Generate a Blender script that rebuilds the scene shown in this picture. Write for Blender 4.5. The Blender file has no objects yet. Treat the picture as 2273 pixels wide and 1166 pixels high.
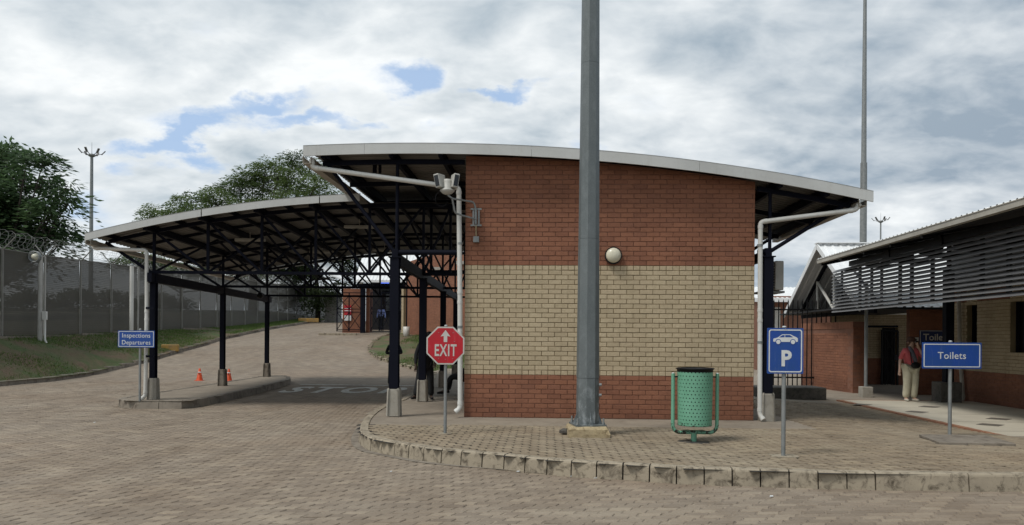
import bpy, math, random, bisect
import numpy as np
from mathutils import Vector, Matrix
R = math.radians
random.seed(7); rng = np.random.default_rng(7)
SC = bpy.context.scene; COL = SC.collection

# ------------------------------------------------------------------ camera
F, CX, HY, ROLL, CAMZ = 1700.0, 1136.5, 750.0, R(0.44), 1.60
cam_d = bpy.data.cameras.new('camera'); cam = bpy.data.objects.new('camera', cam_d); COL.objects.link(cam)
cam_d.sensor_fit = 'HORIZONTAL'; cam_d.sensor_width = 36.0; cam_d.lens = 36.0*F/2273.0
cam_d.shift_y = (HY-583.0)/2273.0
cam_d.clip_start = 0.1; cam_d.clip_end = 3000
cam.location = (0, 0, CAMZ)
cam.rotation_euler = (Matrix.Rotation(R(90), 4, 'X') @ Matrix.Rotation(ROLL, 4, 'Z')).to_euler()
SC.camera = cam
SC.render.resolution_x = 1024; SC.render.resolution_y = 525

# ------------------------------------------------------------------ light
EXPOSURE = 0.56
SUN_EL, SUN_AZ = 56.0, 234.0        # azimuth clockwise from +Y
SKY_STRENGTH = 0.10
SC.view_settings.view_transform = 'Standard'; SC.view_settings.look = 'None'
SC.view_settings.gamma = 1; SC.view_settings.exposure = EXPOSURE
SC.view_settings.use_curve_mapping = False
sl = bpy.data.lights.new('sun', 'SUN'); sl.energy = 1.5; sl.angle = R(15); sl.color = (1.0, 0.96, 0.90)
so = bpy.data.objects.new('sun', sl); COL.objects.link(so)
so.rotation_euler = (R(90-SUN_EL), 0, R(180-SUN_AZ)); so.location = (0, -5, 30)

def px_dir(px, py):
    """direction through a measured picture point (camera level, slight roll)"""
    u, v = px-CX, HY-py
    return (u*math.cos(ROLL)-v*math.sin(ROLL))/F, (u*math.sin(ROLL)+v*math.cos(ROLL))/F

def make_world():
    w = bpy.data.worlds.new('World'); SC.world = w; w.use_nodes = True
    nt = w.node_tree; N = nt.nodes; L = nt.links; N.clear()
    def nd(t, **k):
        n = N.new(t)
        for a, b in k.items(): setattr(n, a, b)
        return n
    def mth(op, a, b=None, c=None, clamp=False):
        n = nd('ShaderNodeMath', operation=op, use_clamp=clamp)
        for i, x in enumerate((a, b, c)):
            if x is None: continue
            if isinstance(x, (int, float)): n.inputs[i].default_value = x
            else: L.new(x, n.inputs[i])
        return n.outputs[0]
    def mix(f, a, b):
        n = nd('ShaderNodeMix', data_type='RGBA')
        if isinstance(f, (int, float)): n.inputs[0].default_value = f
        else: L.new(f, n.inputs[0])
        for i, x in ((6, a), (7, b)):
            if isinstance(x, tuple): n.inputs[i].default_value = (*x, 1)
            else: L.new(x, n.inputs[i])
        return n.outputs[2]
    def rng_(x, a, b, c=0., d=1., smooth=True):
        n = nd('ShaderNodeMapRange'); n.interpolation_type = 'SMOOTHSTEP' if smooth else 'LINEAR'
        L.new(x, n.inputs[0])
        for i, v in enumerate((a, b, c, d)): n.inputs[i+1].default_value = v
        return n.outputs[0]
    tc = nd('ShaderNodeTexCoord')
    sep = nd('ShaderNodeSeparateXYZ'); L.new(tc.outputs['Generated'], sep.inputs[0])
    K = 0.34
    zz = mth('ADD', mth('MAXIMUM', sep.outputs[2], 0.0), K)
    px = mth('DIVIDE', sep.outputs[0], zz); py = mth('DIVIDE', sep.outputs[1], zz)
    cmb = nd('ShaderNodeCombineXYZ'); L.new(px, cmb.inputs[0]); L.new(py, cmb.inputs[1])
    def P(x, y):
        a, b = px_dir(x, y); n = math.sqrt(a*a+b*b+1)
        return (a/n)/(b/n+K), (1/n)/(b/n+K)
    def noise(scale, detail, rough, off, dist=0., sx=1., sy=1.):
        mp = nd('ShaderNodeMapping'); L.new(cmb.outputs[0], mp.inputs[0])
        mp.inputs['Location'].default_value = off; mp.inputs['Scale'].default_value = (sx, sy, 1)
        n = nd('ShaderNodeTexNoise'); n.inputs['Scale'].default_value = scale; n.inputs['Detail'].default_value = detail
        n.inputs['Roughness'].default_value = rough; n.inputs['Distortion'].default_value = dist
        L.new(mp.outputs[0], n.inputs['Vector']); return n.outputs[0]
    big = noise(1.7, 5, .5, (3.1, 1.7, 0), .5, 1, 1.15)
    med = noise(4.2, 9, .52, (7.3, 2.2, 4), .35, 1, 1.3)
    fine = noise(11.0, 6, .55, (1.3, 5.2, 2), .3, 1, 1.3)
    wn = nd('ShaderNodeTexNoise'); wn.inputs['Scale'].default_value = 3.2; wn.inputs['Detail'].default_value = 6; wn.inputs['Roughness'].default_value = .6
    L.new(cmb.outputs[0], wn.inputs['Vector']); ws = nd('ShaderNodeSeparateXYZ'); L.new(wn.outputs['Color'], ws.inputs[0])
    gx = mth('ADD', px, mth('MULTIPLY', mth('SUBTRACT', ws.outputs[0], .5), .42)); gy = mth('ADD', py, mth('MULTIPLY', mth('SUBTRACT', ws.outputs[1], .5), .42))
    # open gaps between the clouds
    gap = None
    for (x, y, rx, ry, amp) in ((915, 165, 70, 34, 1.15), (1140, 186, 75, 16, 1.0), (560, 262, 110, 24, 1.0), (400, 296, 130, 18, .95), (690, 285, 130, 18, .95), (820, 270, 90, 14, .8),
                           (260, 362, 76, 26, .75), (400, 345, 40, 34, .85), (190, 330, 50, 30, .4), (150, 470, 90, 60, .5), (1290, 320, 60, 20, .5)):
        c = P(x, y); ex = abs(P(x+rx, y)[0]-c[0]); ey = abs(P(x, y-ry)[1]-c[1])
        dx = mth('DIVIDE', mth('SUBTRACT', gx, c[0]), ex); dy = mth('DIVIDE', mth('SUBTRACT', gy, c[1]), ey)
        r2 = mth('ADD', mth('MULTIPLY', dx, dx), mth('MULTIPLY', dy, dy))
        g = mth('MULTIPLY', mth('EXPONENT', mth('MULTIPLY', r2, -0.55)), amp)
        gap = g if gap is None else mth('MAXIMUM', gap, g)
    gapn = mth('ADD', gap, mth('MULTIPLY', mth('SUBTRACT', med, .5), 1.9))
    cover = rng_(gapn, .26, .92, 1., .10)
    sky = nd('ShaderNodeTexSky', sky_type='NISHITA'); sky.sun_disc = False
    sky.sun_elevation = R(SUN_EL); sky.sun_rotation = R(SUN_AZ); sky.air_density = 1.0; sky.dust_density = 1.5
    # cloud brightness: soft grey bases, white thin edges
    t = mth('ADD', mth('MULTIPLY', big, .70), mth('MULTIPLY', med, .72))
    t = mth('ADD', t, mth('MULTIPLY', fine, .32))
    t = mth('SUBTRACT', t, .05)
    t = mth('SUBTRACT', t, mth('MULTIPLY', rng_(sep.outputs[2], .27, .46), .09))
    # cloud deck is thicker and greyer towards +X
    t = mth('SUBTRACT', t, mth('MULTIPLY', rng_(px, -.3, 1.2), .11))
    t = mth('ADD', t, mth('MULTIPLY', gap, .10))
    v = rng_(t, .58, 1.00, 0, 1, False)
    grey = mix(rng_(px, -.3, 1.2), (2.75, 3.35, 3.85), (2.2, 2.72, 3.30))
    cloud = mix(v, grey, (6.7, 6.9, 6.95))
    blue = mix(.75, sky.outputs[0], (2.7, 3.9, 5.8))
    col = mix(cover, blue, cloud)
    # pale horizon air
    col = mix(rng_(sep.outputs[2], .0, .10, .35, 0), col, (4.9, 5.4, 5.8))
    # nothing but soil-bounced light from below the horizon
    col = mix(rng_(sep.outputs[2], -.02, 0, 1, 0), col, (1.2, 1.1, 1.0))
    bg = nd('ShaderNodeBackground'); bg.inputs[1].default_value = SKY_STRENGTH
    L.new(col, bg.inputs[0]); out = nd('ShaderNodeOutputWorld'); L.new(bg.outputs[0], out.inputs[0])
    w.cycles.sampling_method = 'MANUAL'; w.cycles.sample_map_resolution = 512
make_world()

# ------------------------------------------------------------------ helpers
PRX = [26, 28.5, 31.5, 35.8, 42, 50.7, 64, 74, 100, 400]; PRY = [0, .07, .34, .83, 1.43, 2.03, 2.75, 3.1, 3.1, 0]
def lin(X, XS, YS):
    if X <= XS[0]: return YS[0]
    if X >= XS[-1]: return YS[-1]
    i = bisect.bisect_right(XS, X)-1; return YS[i]+(YS[i+1]-YS[i])*(X-XS[i])/(XS[i+1]-XS[i])
def prof(Y): return lin(Y, PRX, PRY)
def sstep(a, b, x):
    t = min(1, max(0, (x-a)/(b-a))); return t*t*(3-2*t)
def G(X, Y):                                   # height of the road surface
    return prof(Y)*(1-sstep(-1.5, 3, X))
def ZP(X, Y):                                  # height of the raised pavement
    return .18 - .16*sstep(4.6, 8.2, X)*sstep(9.5, 14, Y) + G(X, Y)
def at(px, py, Y):
    a, b = px_dir(px, py); return Vector((a*Y, Y, CAMZ+b*Y))
def on(px, py, z=0.):
    a, b = px_dir(px, py); Y = (z-CAMZ)/b; return Vector((a*Y, Y, z))
# frame of the main building: a along its front wall, b into depth
TH = R(2.5); EA = Vector((math.cos(TH), -math.sin(TH), 0)); EB = Vector((math.sin(TH), math.cos(TH), 0))
OB = Vector((-.851, 13.75, 0))
def B(a, b, z): return OB+EA*a+EB*b+Vector((0, 0, z))
def inB(px, py, b):                            # point of plane b seen at a picture point, as (a, z)
    da, db = px_dir(px, py); d = Vector((da, 1, db))
    t = (OB.dot(EB)+b)/d.dot(EB); p = d*t
    return (p-OB).dot(EA), CAMZ+p.z
def bp(px, py, b):
    a, z = inB(px, py, b); return B(a, b, z)

def tag(o, label=None, cat=None, group=None, kind=None):
    if label: o['label'] = label
    if cat: o['category'] = cat
    if group: o['group'] = group
    if kind: o['kind'] = kind
    return o
def empty(name, loc, label=None, cat=None, group=None, kind=None):
    o = bpy.data.objects.new(name, None); COL.objects.link(o); o.location = loc
    o.empty_display_size = .2
    return tag(o, label, cat, group, kind)
def origin(o):
    v = Vector((0, 0, 0))
    while o is not None: v = v+o.location; o = o.parent
    return v
def link(name, me, parent=None, loc=None):
    o = bpy.data.objects.new(name, me); COL.objects.link(o)
    if parent is not None: o.parent = parent
    if loc is not None: o.location = Vector(loc)-(origin(parent) if parent else Vector((0, 0, 0)))
    return o
class MB:
    def __init__(s): s.v = []; s.f = []; s.m = []; s.mi = 0; s.sm = []; s.smooth = False
    def add(s, vs, fs):
        n = len(s.v); s.v += [tuple(x) for x in vs]
        for f in fs: s.f.append(tuple(i+n for i in f)); s.m.append(s.mi); s.sm.append(s.smooth)
    def box(s, c, size, M=None):
        x, y, z = (q/2 for q in size)
        vs = [Vector((sx*x, sy*y, sz*z)) for sz in (-1, 1) for sy in (-1, 1) for sx in (-1, 1)]
        if M is not None: vs = [M @ q for q in vs]
        c = Vector(c)
        s.add([q+c for q in vs], [(0, 2, 3, 1), (4, 5, 7, 6), (0, 1, 5, 4), (2, 6, 7, 3), (0, 4, 6, 2), (1, 3, 7, 5)])
    def bar(s, p, q, w, h=None, up=(0, 0, 1)):
        p, q = Vector(p), Vector(q); h = h or w
        d = q-p; L = d.length; d.normalize(); u = Vector(up)
        if abs(d.dot(u)) > .99: u = Vector((0, 1, 0))
        x = d.cross(u).normalized(); u = x.cross(d)
        M = Matrix((x, d, u)).transposed()
        s.box((p+q)/2, (w, L, h), M)
    def tube(s, p, q, r, r2=None, n=10, caps=True, M=None):
        p, q = Vector(p), Vector(q); r2 = r if r2 is None else r2
        s.path([p, q], [r, r2], n, caps)
    def path(s, pts, r, n=10, caps=True, closed=False):
        pts = [Vector(p) for p in pts]; k = len(pts)
        rr = r if isinstance(r, (list, tuple)) else [r]*k
        rings = []; prev = None
        for i in range(k):
            if closed: t = pts[(i+1) % k]-pts[i-1]
            else: t = pts[min(i+1, k-1)]-pts[max(i-1, 0)]
            t.normalize()
            if prev is None:
                a = Vector((0, 0, 1)) if abs(t.z) < .9 else Vector((1, 0, 0))
                x = t.cross(a).normalized()
            else:
                x = (prev-t*prev.dot(t)).normalized()
            prev = x; y = t.cross(x)
            rings.append([pts[i]+(x*math.cos(2*math.pi*j/n)+y*math.sin(2*math.pi*j/n))*rr[i] for j in range(n)])
        vs = [q for ring in rings for q in ring]; fs = []
        kk = k if closed else k-1
        for i in range(kk):
            for j in range(n):
                a, b2 = i*n+j, i*n+(j+1) % n; c, d = ((i+1) % k)*n+(j+1) % n, ((i+1) % k)*n+j
                fs.append((a, b2, c, d))
        sm = s.smooth; s.smooth = n > 7; s.add(vs, fs)
        if caps and not closed:
            s.smooth = False; s.add(rings[0], [tuple(range(n))[::-1]]); s.add(rings[-1], [tuple(range(n))])
        s.smooth = sm
    def lathe(s, c, prof_, n=24, sm=True):
        c = Vector(c); vs = []; fs = []
        for (r, z) in prof_:
            vs += [c+Vector((r*math.cos(2*math.pi*j/n), r*math.sin(2*math.pi*j/n), z)) for j in range(n)]
        for i in range(len(prof_)-1):
            for j in range(n): fs.append((i*n+j, i*n+(j+1) % n, (i+1)*n+(j+1) % n, (i+1)*n+j))
        o = s.smooth; s.smooth = sm; s.add(vs, fs); s.smooth = o
    def prism(s, poly, o, ux, uy, un, d):
        """polygon (x,y) in the plane o,ux,uy pushed d along un"""
        o, ux, uy, un = map(Vector, (o, ux, uy, un)); n = len(poly)
        A = [o+ux*x+uy*y for x, y in poly]; Bv = [q+un*d for q in A]
        s.add(A+Bv, [tuple(range(n))[::-1], tuple(range(n, 2*n))]+[(i, (i+1) % n, n+(i+1) % n, n+i) for i in range(n)])
    def ball(s, c, r, n=12, m=8, sc=(1, 1, 1), M=None):
        vs = []; fs = []
        for i in range(m+1):
            th = math.pi*i/m
            for j in range(n):
                ph = 2*math.pi*j/n
                q = Vector((r*sc[0]*math.sin(th)*math.cos(ph), r*sc[1]*math.sin(th)*math.sin(ph), r*sc[2]*math.cos(th)))
                vs.append(Vector(c)+((M @ q) if M else q))
        for i in range(m):
            for j in range(n): fs.append((i*n+j, (i+1)*n+j, (i+1)*n+(j+1) % n, i*n+(j+1) % n))
        o = s.smooth; s.smooth = True; s.add(vs, fs); s.smooth = o
    def mesh(s, name, mats, off=Vector((0, 0, 0))):
        me = bpy.data.meshes.new(name)
        me.from_pydata([(v[0]-off.x, v[1]-off.y, v[2]-off.z) for v in s.v], [], s.f)
        if not isinstance(mats, (list, tuple)): mats = [mats]
        for m in mats: me.materials.append(m)
        me.polygons.foreach_set('material_index', s.m); me.polygons.foreach_set('use_smooth', s.sm)
        me.update(); return me
    def build(s, name, mats, parent=None, bevel=0, loc=None, **kw):
        """link as one object; vertices are in world space"""
        if parent is not None:
            o = link(name, s.mesh(name, mats, origin(parent)), parent)
        else:
            off = Vector(loc) if loc is not None else Vector((0, 0, 0))
            o = link(name, s.mesh(name, mats, off)); o.location = off
        if bevel:
            b = o.modifiers.new('bevel', 'BEVEL'); b.width = bevel; b.segments = 2; b.limit_method = 'ANGLE'; b.angle_limit = R(40)
        return tag(o, **kw)
def part(name, mats, parent, fn, bevel=0, **kw):
    m = MB(); fn(m); return m.build(name, mats, parent, bevel, **kw)
def np_mesh(name, V, Fq, mats, mi=None, attr=None):
    """fast mesh: V (n,3), Fq (m,k) all same size faces"""
    me = bpy.data.meshes.new(name); V = np.asarray(V, dtype=np.float32); Fq = np.asarray(Fq, dtype=np.int32)
    k = Fq.shape[1]
    me.vertices.add(len(V)); me.vertices.foreach_set('co', V.ravel())
    me.loops.add(Fq.size); me.loops.foreach_set('vertex_index', Fq.ravel())
    me.polygons.add(len(Fq)); me.polygons.foreach_set('loop_start', np.arange(0, Fq.size, k, dtype=np.int32))
    me.polygons.foreach_set('loop_total', np.full(len(Fq), k, dtype=np.int32))
    if not isinstance(mats, (list, tuple)): mats = [mats]
    for m in mats: me.materials.append(m)
    if mi is not None: me.polygons.foreach_set('material_index', np.asarray(mi, dtype=np.int32))
    if attr is not None:
        at_ = me.attributes.new('tone', 'FLOAT', 'FACE'); at_.data.foreach_set('value', np.asarray(attr, dtype=np.float32))
    me.polygons.foreach_set('use_smooth', np.zeros(len(Fq), dtype=bool)); me.update(calc_edges=True); return me

# ------------------------------------------------------------------ materials
class NT:
    def __init__(s, name):
        s.m = bpy.data.materials.new(name); s.m.use_nodes = True; s.nt = s.m.node_tree; s.N = s.nt.nodes; s.L = s.nt.links
        s.bsdf = s.N['Principled BSDF']; s.tc = s.N.new('ShaderNodeTexCoord')
    def pos(s, sc=(1, 1, 1), rot=(0, 0, 0)):
        g = s.N.new('ShaderNodeNewGeometry'); mp = s.N.new('ShaderNodeMapping')
        s.L.new(g.outputs['Position'], mp.inputs[0]); mp.inputs['Scale'].default_value = sc; mp.inputs['Rotation'].default_value = rot
        return mp.outputs[0]
    def noise(s, vec, scale, detail=4, rough=.55, dist=0.):
        n = s.N.new('ShaderNodeTexNoise'); n.inputs['Scale'].default_value = scale; n.inputs['Detail'].default_value = detail
        n.inputs['Roughness'].default_value = rough; n.inputs['Distortion'].default_value = dist
        s.L.new(vec, n.inputs['Vector']); return n.outputs[0]
    def rng(s, x, a, b, c=0., d=1.):
        n = s.N.new('ShaderNodeMapRange'); s.L.new(x, n.inputs[0])
        for i, v in enumerate((a, b, c, d)): n.inputs[i+1].default_value = v
        return n.outputs[0]
    def math(s, op, a, b=None):
        n = s.N.new('ShaderNodeMath'); n.operation = op
        for i, x in enumerate((a, b)):
            if x is None: continue
            if isinstance(x, (int, float)): n.inputs[i].default_value = x
            else: s.L.new(x, n.inputs[i])
        return n.outputs[0]
    def mix(s, f, a, b, mode='MIX'):
        n = s.N.new('ShaderNodeMix'); n.data_type = 'RGBA'; n.blend_type = mode
        if isinstance(f, (int, float)): n.inputs[0].default_value = f
        else: s.L.new(f, n.inputs[0])
        for i, x in ((6, a), (7, b)):
            if isinstance(x, tuple): n.inputs[i].default_value = (*x[:3], 1)
            else: s.L.new(x, n.inputs[i])
        return n.outputs[2]
    def out(s, col=None, rough=None, bump=None, bs=.3, bd=.01, metal=None):
        def put(k, x):
            if x is None: return
            if isinstance(x, tuple): s.bsdf.inputs[k].default_value = (*x[:3], 1)
            elif isinstance(x, (int, float)): s.bsdf.inputs[k].default_value = x
            else: s.L.new(x, s.bsdf.inputs[k])
        put('Base Color', col); put('Roughness', rough); put('Metallic', metal)
        if bump is not None:
            b = s.N.new('ShaderNodeBump'); b.inputs['Strength'].default_value = bs; b.inputs['Distance'].default_value = bd
            s.L.new(bump, b.inputs['Height']); s.L.new(b.outputs[0], s.bsdf.inputs['Normal'])
        return s.m
    def rand(s, src):
        if src == 'obj':
            n = s.N.new('ShaderNodeObjectInfo'); return n.outputs['Random']
        n = s.N.new('ShaderNodeAttribute'); n.attribute_name = 'tone'; return n.outputs['Fac']
def plain(name, c, rough=.6, metal=0., c2=None, scale=3., bump=0., bscale=40., spec=None):
    t = NT(name); p = t.pos(); c2 = c2 or tuple(x*.8 for x in c)
    f = t.rng(t.noise(p, scale, 5, .6), .35, .7)
    col = t.mix(f, c, c2)
    t.out(col, rough, t.noise(p, bscale, 3) if bump else None, bump or .1, .004, metal)
    if spec is not None: t.bsdf.inputs['Specular IOR Level'].default_value = spec
    return t.m
def brick_mat(name, src, cols, dirt=.5):
    t = NT(name); p = t.pos(); r = t.rand(src)
    rr = t.N.new('ShaderNodeValToRGB'); rr.color_ramp.interpolation = 'LINEAR'; t.L.new(r, rr.inputs[0])
    e = rr.color_ramp.elements
    e[0].color = (*cols[0], 1); e[1].position = 1; e[1].color = (*cols[-1], 1)
    for i, c in enumerate(cols[1:-1]):
        el = e.new((i+1)/(len(cols)-1)); el.color = (*c, 1)
    n = t.noise(p, 26, 6, .65); col = t.mix(t.rng(n, .3, .75, 0, .45), rr.outputs[0], (.5, .45, .4), 'MULTIPLY')
    n2 = t.noise(t.pos((1, 1, 2.5)), 1.1, 5, .6)
    col = t.mix(t.rng(n2, .45, .8, 0, dirt), col, (.55, .52, .5), 'MULTIPLY')
    sz = t.N.new('ShaderNodeSeparateXYZ'); t.L.new(p, sz.inputs[0])
    spl = t.math('ADD', t.rng(sz.outputs[2], .2, .75, .5, 0), t.math('MULTIPLY', t.noise(t.pos((1, 1, .5)), 5, 6, .7), .55))
    col = t.mix(t.rng(spl, .45, .75, 0, .45), col, (.52, .47, .45), 'MULTIPLY')
    stk = t.noise(t.pos((1, 1, .10)), 3.5, 5, .65); col = t.mix(t.rng(stk, .52, .72, 0, .30), col, (.62, .60, .58), 'MULTIPLY')
    n3 = t.noise(p, 160, 2); col = t.mix(t.rng(n3, .62, .75, 0, .35), col, (.35, .3, .28), 'MULTIPLY')
    return t.out(col, .88, t.noise(p, 70, 5, .7), .5, .004)
RED = [(.24, .100, .058), (.285, .122, .070), (.305, .132, .075), (.27, .115, .067), (.295, .127, .071), (.25, .108, .066)]
CREAM = [(.485, .395, .26), (.535, .44, .295), (.515, .42, .28), (.465, .38, .25), (.55, .455, .305)]
M = {}
M['red_p'] = brick_mat('red_brick_piece', 'obj', RED); M['red_s'] = brick_mat('red_brick', 'attr', RED)
M['cream_p'] = brick_mat('cream_brick_piece', 'obj', CREAM, .3); M['cream_s'] = brick_mat('cream_brick', 'attr', CREAM, .3)
M['red_mortar'] = plain('red_mortar', (.24, .115, .075), .95, c2=(.16, .08, .055), bump=.4)
M['cream_mortar'] = plain('cream_mortar', (.22, .17, .09), .95, c2=(.16, .125, .07), bump=.4)

def paver_nodes(t, r, tint=(1, 1, 1)):
    p = t.pos()
    base = t.N.new('ShaderNodeValToRGB'); t.L.new(r, base.inputs[0]); e = base.color_ramp.elements
    e[0].position = 0; e[0].color = (.225, .183, .140, 1); e[1].position = 1; e[1].color = (.35, .292, .222, 1)
    m_ = e.new(.3); m_.color = (.268, .221, .170, 1); m_ = e.new(.75); m_.color = (.298, .246, .189, 1)
    col = base.outputs[0]
    stain = t.noise(p, .33, 6, .62, .3); col = t.mix(t.rng(stain, .38, .66, 0, .6), col, (.74, .66, .58), 'MULTIPLY')
    red = t.noise(t.pos((1, 1.6, 1)), .21, 4, .6); col = t.mix(t.rng(red, .52, .70, 0, .20), col, (.36, .25, .165))
    pale = t.noise(t.pos((1, 1.3, 1), (0, 0, 1)), .6, 5, .6); col = t.mix(t.rng(pale, .55, .75, 0, .4), col, (.44, .38, .29))
    tr_ = t.noise(t.pos((1.6, .16, 1), (0, 0, .12)), .8, 4, .5); col = t.mix(t.rng(tr_, .50, .66, 0, .35), col, (.62, .56, .50), 'MULTIPLY')
    vo = t.N.new('ShaderNodeTexVoronoi'); vo.inputs['Scale'].default_value = .55; t.L.new(t.pos(), vo.inputs['Vector'])
    sp_ = t.math('ADD', vo.outputs['Distance'], t.math('MULTIPLY', t.noise(p, 6, 4, .7), .22)); col = t.mix(t.rng(sp_, .17, .27, .42, 0), col, (.38, .35, .32), 'MULTIPLY')
    g = t.noise(p, 34, 5, .7); col = t.mix(t.rng(g, .3, .7, 0, .5), col, (.62, .6, .58), 'MULTIPLY')
    if tint != (1, 1, 1): col = t.mix(1.0, col, tint, 'MULTIPLY')
    return p, col
def paver_mat(name, src, tint=(1, 1, 1)):
    t = NT(name); p, col = paver_nodes(t, t.rand(src), tint)
    return t.out(col, .85, t.noise(p, 90, 5, .7), .45, .004)
M['paver_p'] = paver_mat('paver_piece', 'obj'); M['paver_s'] = paver_mat('paver', 'attr')
M['paver2_p'] = paver_mat('pale_paver_piece', 'obj', (1.02, 1.02, .95)); M['paver2_s'] = paver_mat('pale_paver', 'attr', (1.02, 1.02, .95))
def paver_sheet():
    t = NT('paver_sheet'); v = t.pos()
    b = t.N.new('ShaderNodeTexBrick'); t.L.new(v, b.inputs['Vector'])
    b.inputs['Scale'].default_value = 1; b.inputs['Brick Width'].default_value = .22; b.inputs['Row Height'].default_value = .11
    b.inputs['Mortar Size'].default_value = .006; b.inputs['Mortar Smooth'].default_value = .3
    b.inputs['Color1'].default_value = (0, 0, 0, 1); b.inputs['Color2'].default_value = (1, 1, 1, 1); b.inputs['Mortar'].default_value = (.3, .3, .3, 1)
    p, col = paver_nodes(t, b.outputs[0])
    col = t.mix(b.outputs[1], col, (.10, .08, .065))
    return t.out(col, .88, t.noise(p, 60, 4), .4, .004)
M['paver_sheet'] = paver_sheet()
M['joint'] = plain('joint_sand', (.012, .010, .008), .95, c2=(.022, .018, .014), scale=1.2, bump=.5)
def concrete(name, c, c2, stain=(.3, .27, .23), amt=.6, sc=1.5, bs=.4):
    t = NT(name); p = t.pos()
    col = t.mix(t.rng(t.noise(p, sc, 6, .65, .3), .35, .7), c, c2)
    col = t.mix(t.rng(t.noise(p, sc*3.3, 6, .7, .6), .48, .68, 0, amt), col, stain, 'MULTIPLY')
    col = t.mix(t.rng(t.noise(p, 120, 2), .55, .75, 0, .35), col, (.5, .48, .45), 'MULTIPLY')
    return t.out(col, .9, t.noise(p, 45, 6, .7), bs, .006)
M['walk'] = concrete('walk_concrete', (.29, .245, .19), (.22, .185, .145), (.6, .55, .5), .5)
M['kerb'] = concrete('kerb_concrete', (.37, .315, .232), (.28, .238, .178), (.14, .12, .098), .9, 2.8)
M['kerb2'] = concrete('kerb_grey_concrete', (.26, .225, .18), (.18, .155, .125), (.35, .3, .27), .8, 1.5)
M['plinth'] = concrete('plinth_concrete', (.46, .37, .22), (.33, .26, .16), (.35, .28, .2), .7, 5)
M['post_base'] = concrete('cast_concrete', (.36, .335, .285), (.27, .25, .215), (.6, .56, .5), .4, 3)
M['dark_conc'] = concrete('blackened_concrete', (.11, .10, .085), (.05, .047, .042), (.3, .3, .3), .8, 3)
M['navy'] = plain('navy_steel', (.0035, .0045, .0105), .7, c2=(.005, .006, .013), scale=2, spec=.12)
def streaky(name, c, c2, amt=.4):
    t = NT(name); p = t.pos(); col = t.mix(t.rng(t.noise(p, 1.1, 5, .6), .35, .7), c, c2)
    st = t.noise(t.pos((1, 1, .12)), 7, 6, .7, .2); col = t.mix(t.rng(st, .56, .80, 0, amt*.7), col, (.55, .52, .46), 'MULTIPLY')
    gr = t.noise(p, 24, 5, .7); col = t.mix(t.rng(gr, .55, .75, 0, amt*.6), col, (.6, .56, .5), 'MULTIPLY')
    t.out(col, .5, t.noise(t.pos((1, 1, 1)), 2.2, 2), .12, .02); t.bsdf.inputs['Specular IOR Level'].default_value = .3; return t.m
M['white'] = streaky('white_coated_metal', (.54, .55, .535), (.46, .465, .45))
M['pipe'] = streaky('white_pipe', (.66, .66, .63), (.56, .55, .51), .45)
M['gutter'] = plain('cream_gutter', (.42, .39, .33), .5, c2=(.33, .30, .25), scale=3)
M['soffit'] = plain('galvanised_sheet', (.19, .18, .165), .7, c2=(.13, .125, .115), scale=.8)
M['roofwhite'] = plain('white_roof_sheet', (.80, .81, .81), .5, c2=(.70, .71, .71), scale=1)
M['roofgrey'] = plain('grey_roof_sheet', (.42, .44, .45), .5, c2=(.36, .37, .38), scale=1)
M['black'] = plain('black_plastic', (.006, .006, .007), .5, spec=.25)
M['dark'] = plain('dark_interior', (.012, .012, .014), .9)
M['tyre'] = M['black']
def galv():
    t = NT('galvanised_steel'); p = t.pos((1, 1, .35))
    v = t.N.new('ShaderNodeTexVoronoi'); v.inputs['Scale'].default_value = 55; t.L.new(t.pos(), v.inputs['Vector'])
    col = t.mix(t.rng(t.noise(p, 2.2, 6, .6), .3, .7), (.105, .122, .125), (.15, .168, .17))
    col = t.mix(t.rng(v.outputs['Distance'], 0, .8, 0, .25), col, (.22, .245, .25))
    blot = t.noise(t.pos((1, 1, .6)), 9, 5, .7, .4)
    low = t.N.new('ShaderNodeSeparateXYZ'); t.L.new(t.pos(), low.inputs[0])
    zf = t.rng(low.outputs[2], .3, 1.2, 1, .12)
    col = t.mix(t.math('MULTIPLY', t.rng(blot, .48, .66, 0, .8), zf), col, (.42, .45, .46))
    col = t.mix(t.math('MULTIPLY', t.rng(t.noise(t.pos(), 6, 5, .7), .55, .7, 0, .7), zf), col, (.07, .08, .085))
    return t.out(col, .55, t.noise(t.pos(), 30, 4), .15, .003, .35)
M['galv'] = galv()
M['galv2'] = plain('grey_post_steel', (.20, .215, .215), .5, .3, c2=(.28, .29, .285), scale=6)
def greenp():
    t = NT('green_enamel'); p = t.pos()
    col = t.mix(t.rng(t.noise(t.pos((1, 1, .5)), 5, 5, .6), .35, .7), (.13, .335, .22), (.17, .40, .275))
    sp = t.N.new('ShaderNodeSeparateXYZ'); t.L.new(p, sp.inputs[0])
    zf = t.rng(sp.outputs[2], .40, .60, .30, 0)
    n = t.noise(p, 17, 5, .7, .3)
    chip = t.rng(t.math('ADD', n, zf), .80, .83, 0, 1)
    col = t.mix(chip, col, (.022, .017, .013))
    rust = t.rng(t.noise(p, 50, 4, .7), .66, .70, 0, .5); col = t.mix(rust, col, (.05, .12, .07))
    return t.out(col, .42, t.noise(p, 25, 4), .1, .003)
M['green'] = greenp()
def enamel(name, c, c2):
    t = NT(name); p = t.pos(); col = t.mix(t.rng(t.noise(t.pos((1, 1, .5)), 5, 5, .6), .35, .7), c, c2)
    col = t.mix(t.rng(t.noise(t.pos((1, 1, .15)), 26, 5, .7), .56, .78, 0, .30), col, tuple(min(1, x+.16) for x in c2))
    col = t.mix(t.rng(t.noise(p, 60, 4, .75), .66, .72, 0, .35), col, (.35, .33, .30))
    t.out(col, t.rng(t.noise(p, 9, 4), .3, .7, .3, .55), t.noise(p, 3, 2), .08, .02); return t.m
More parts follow.
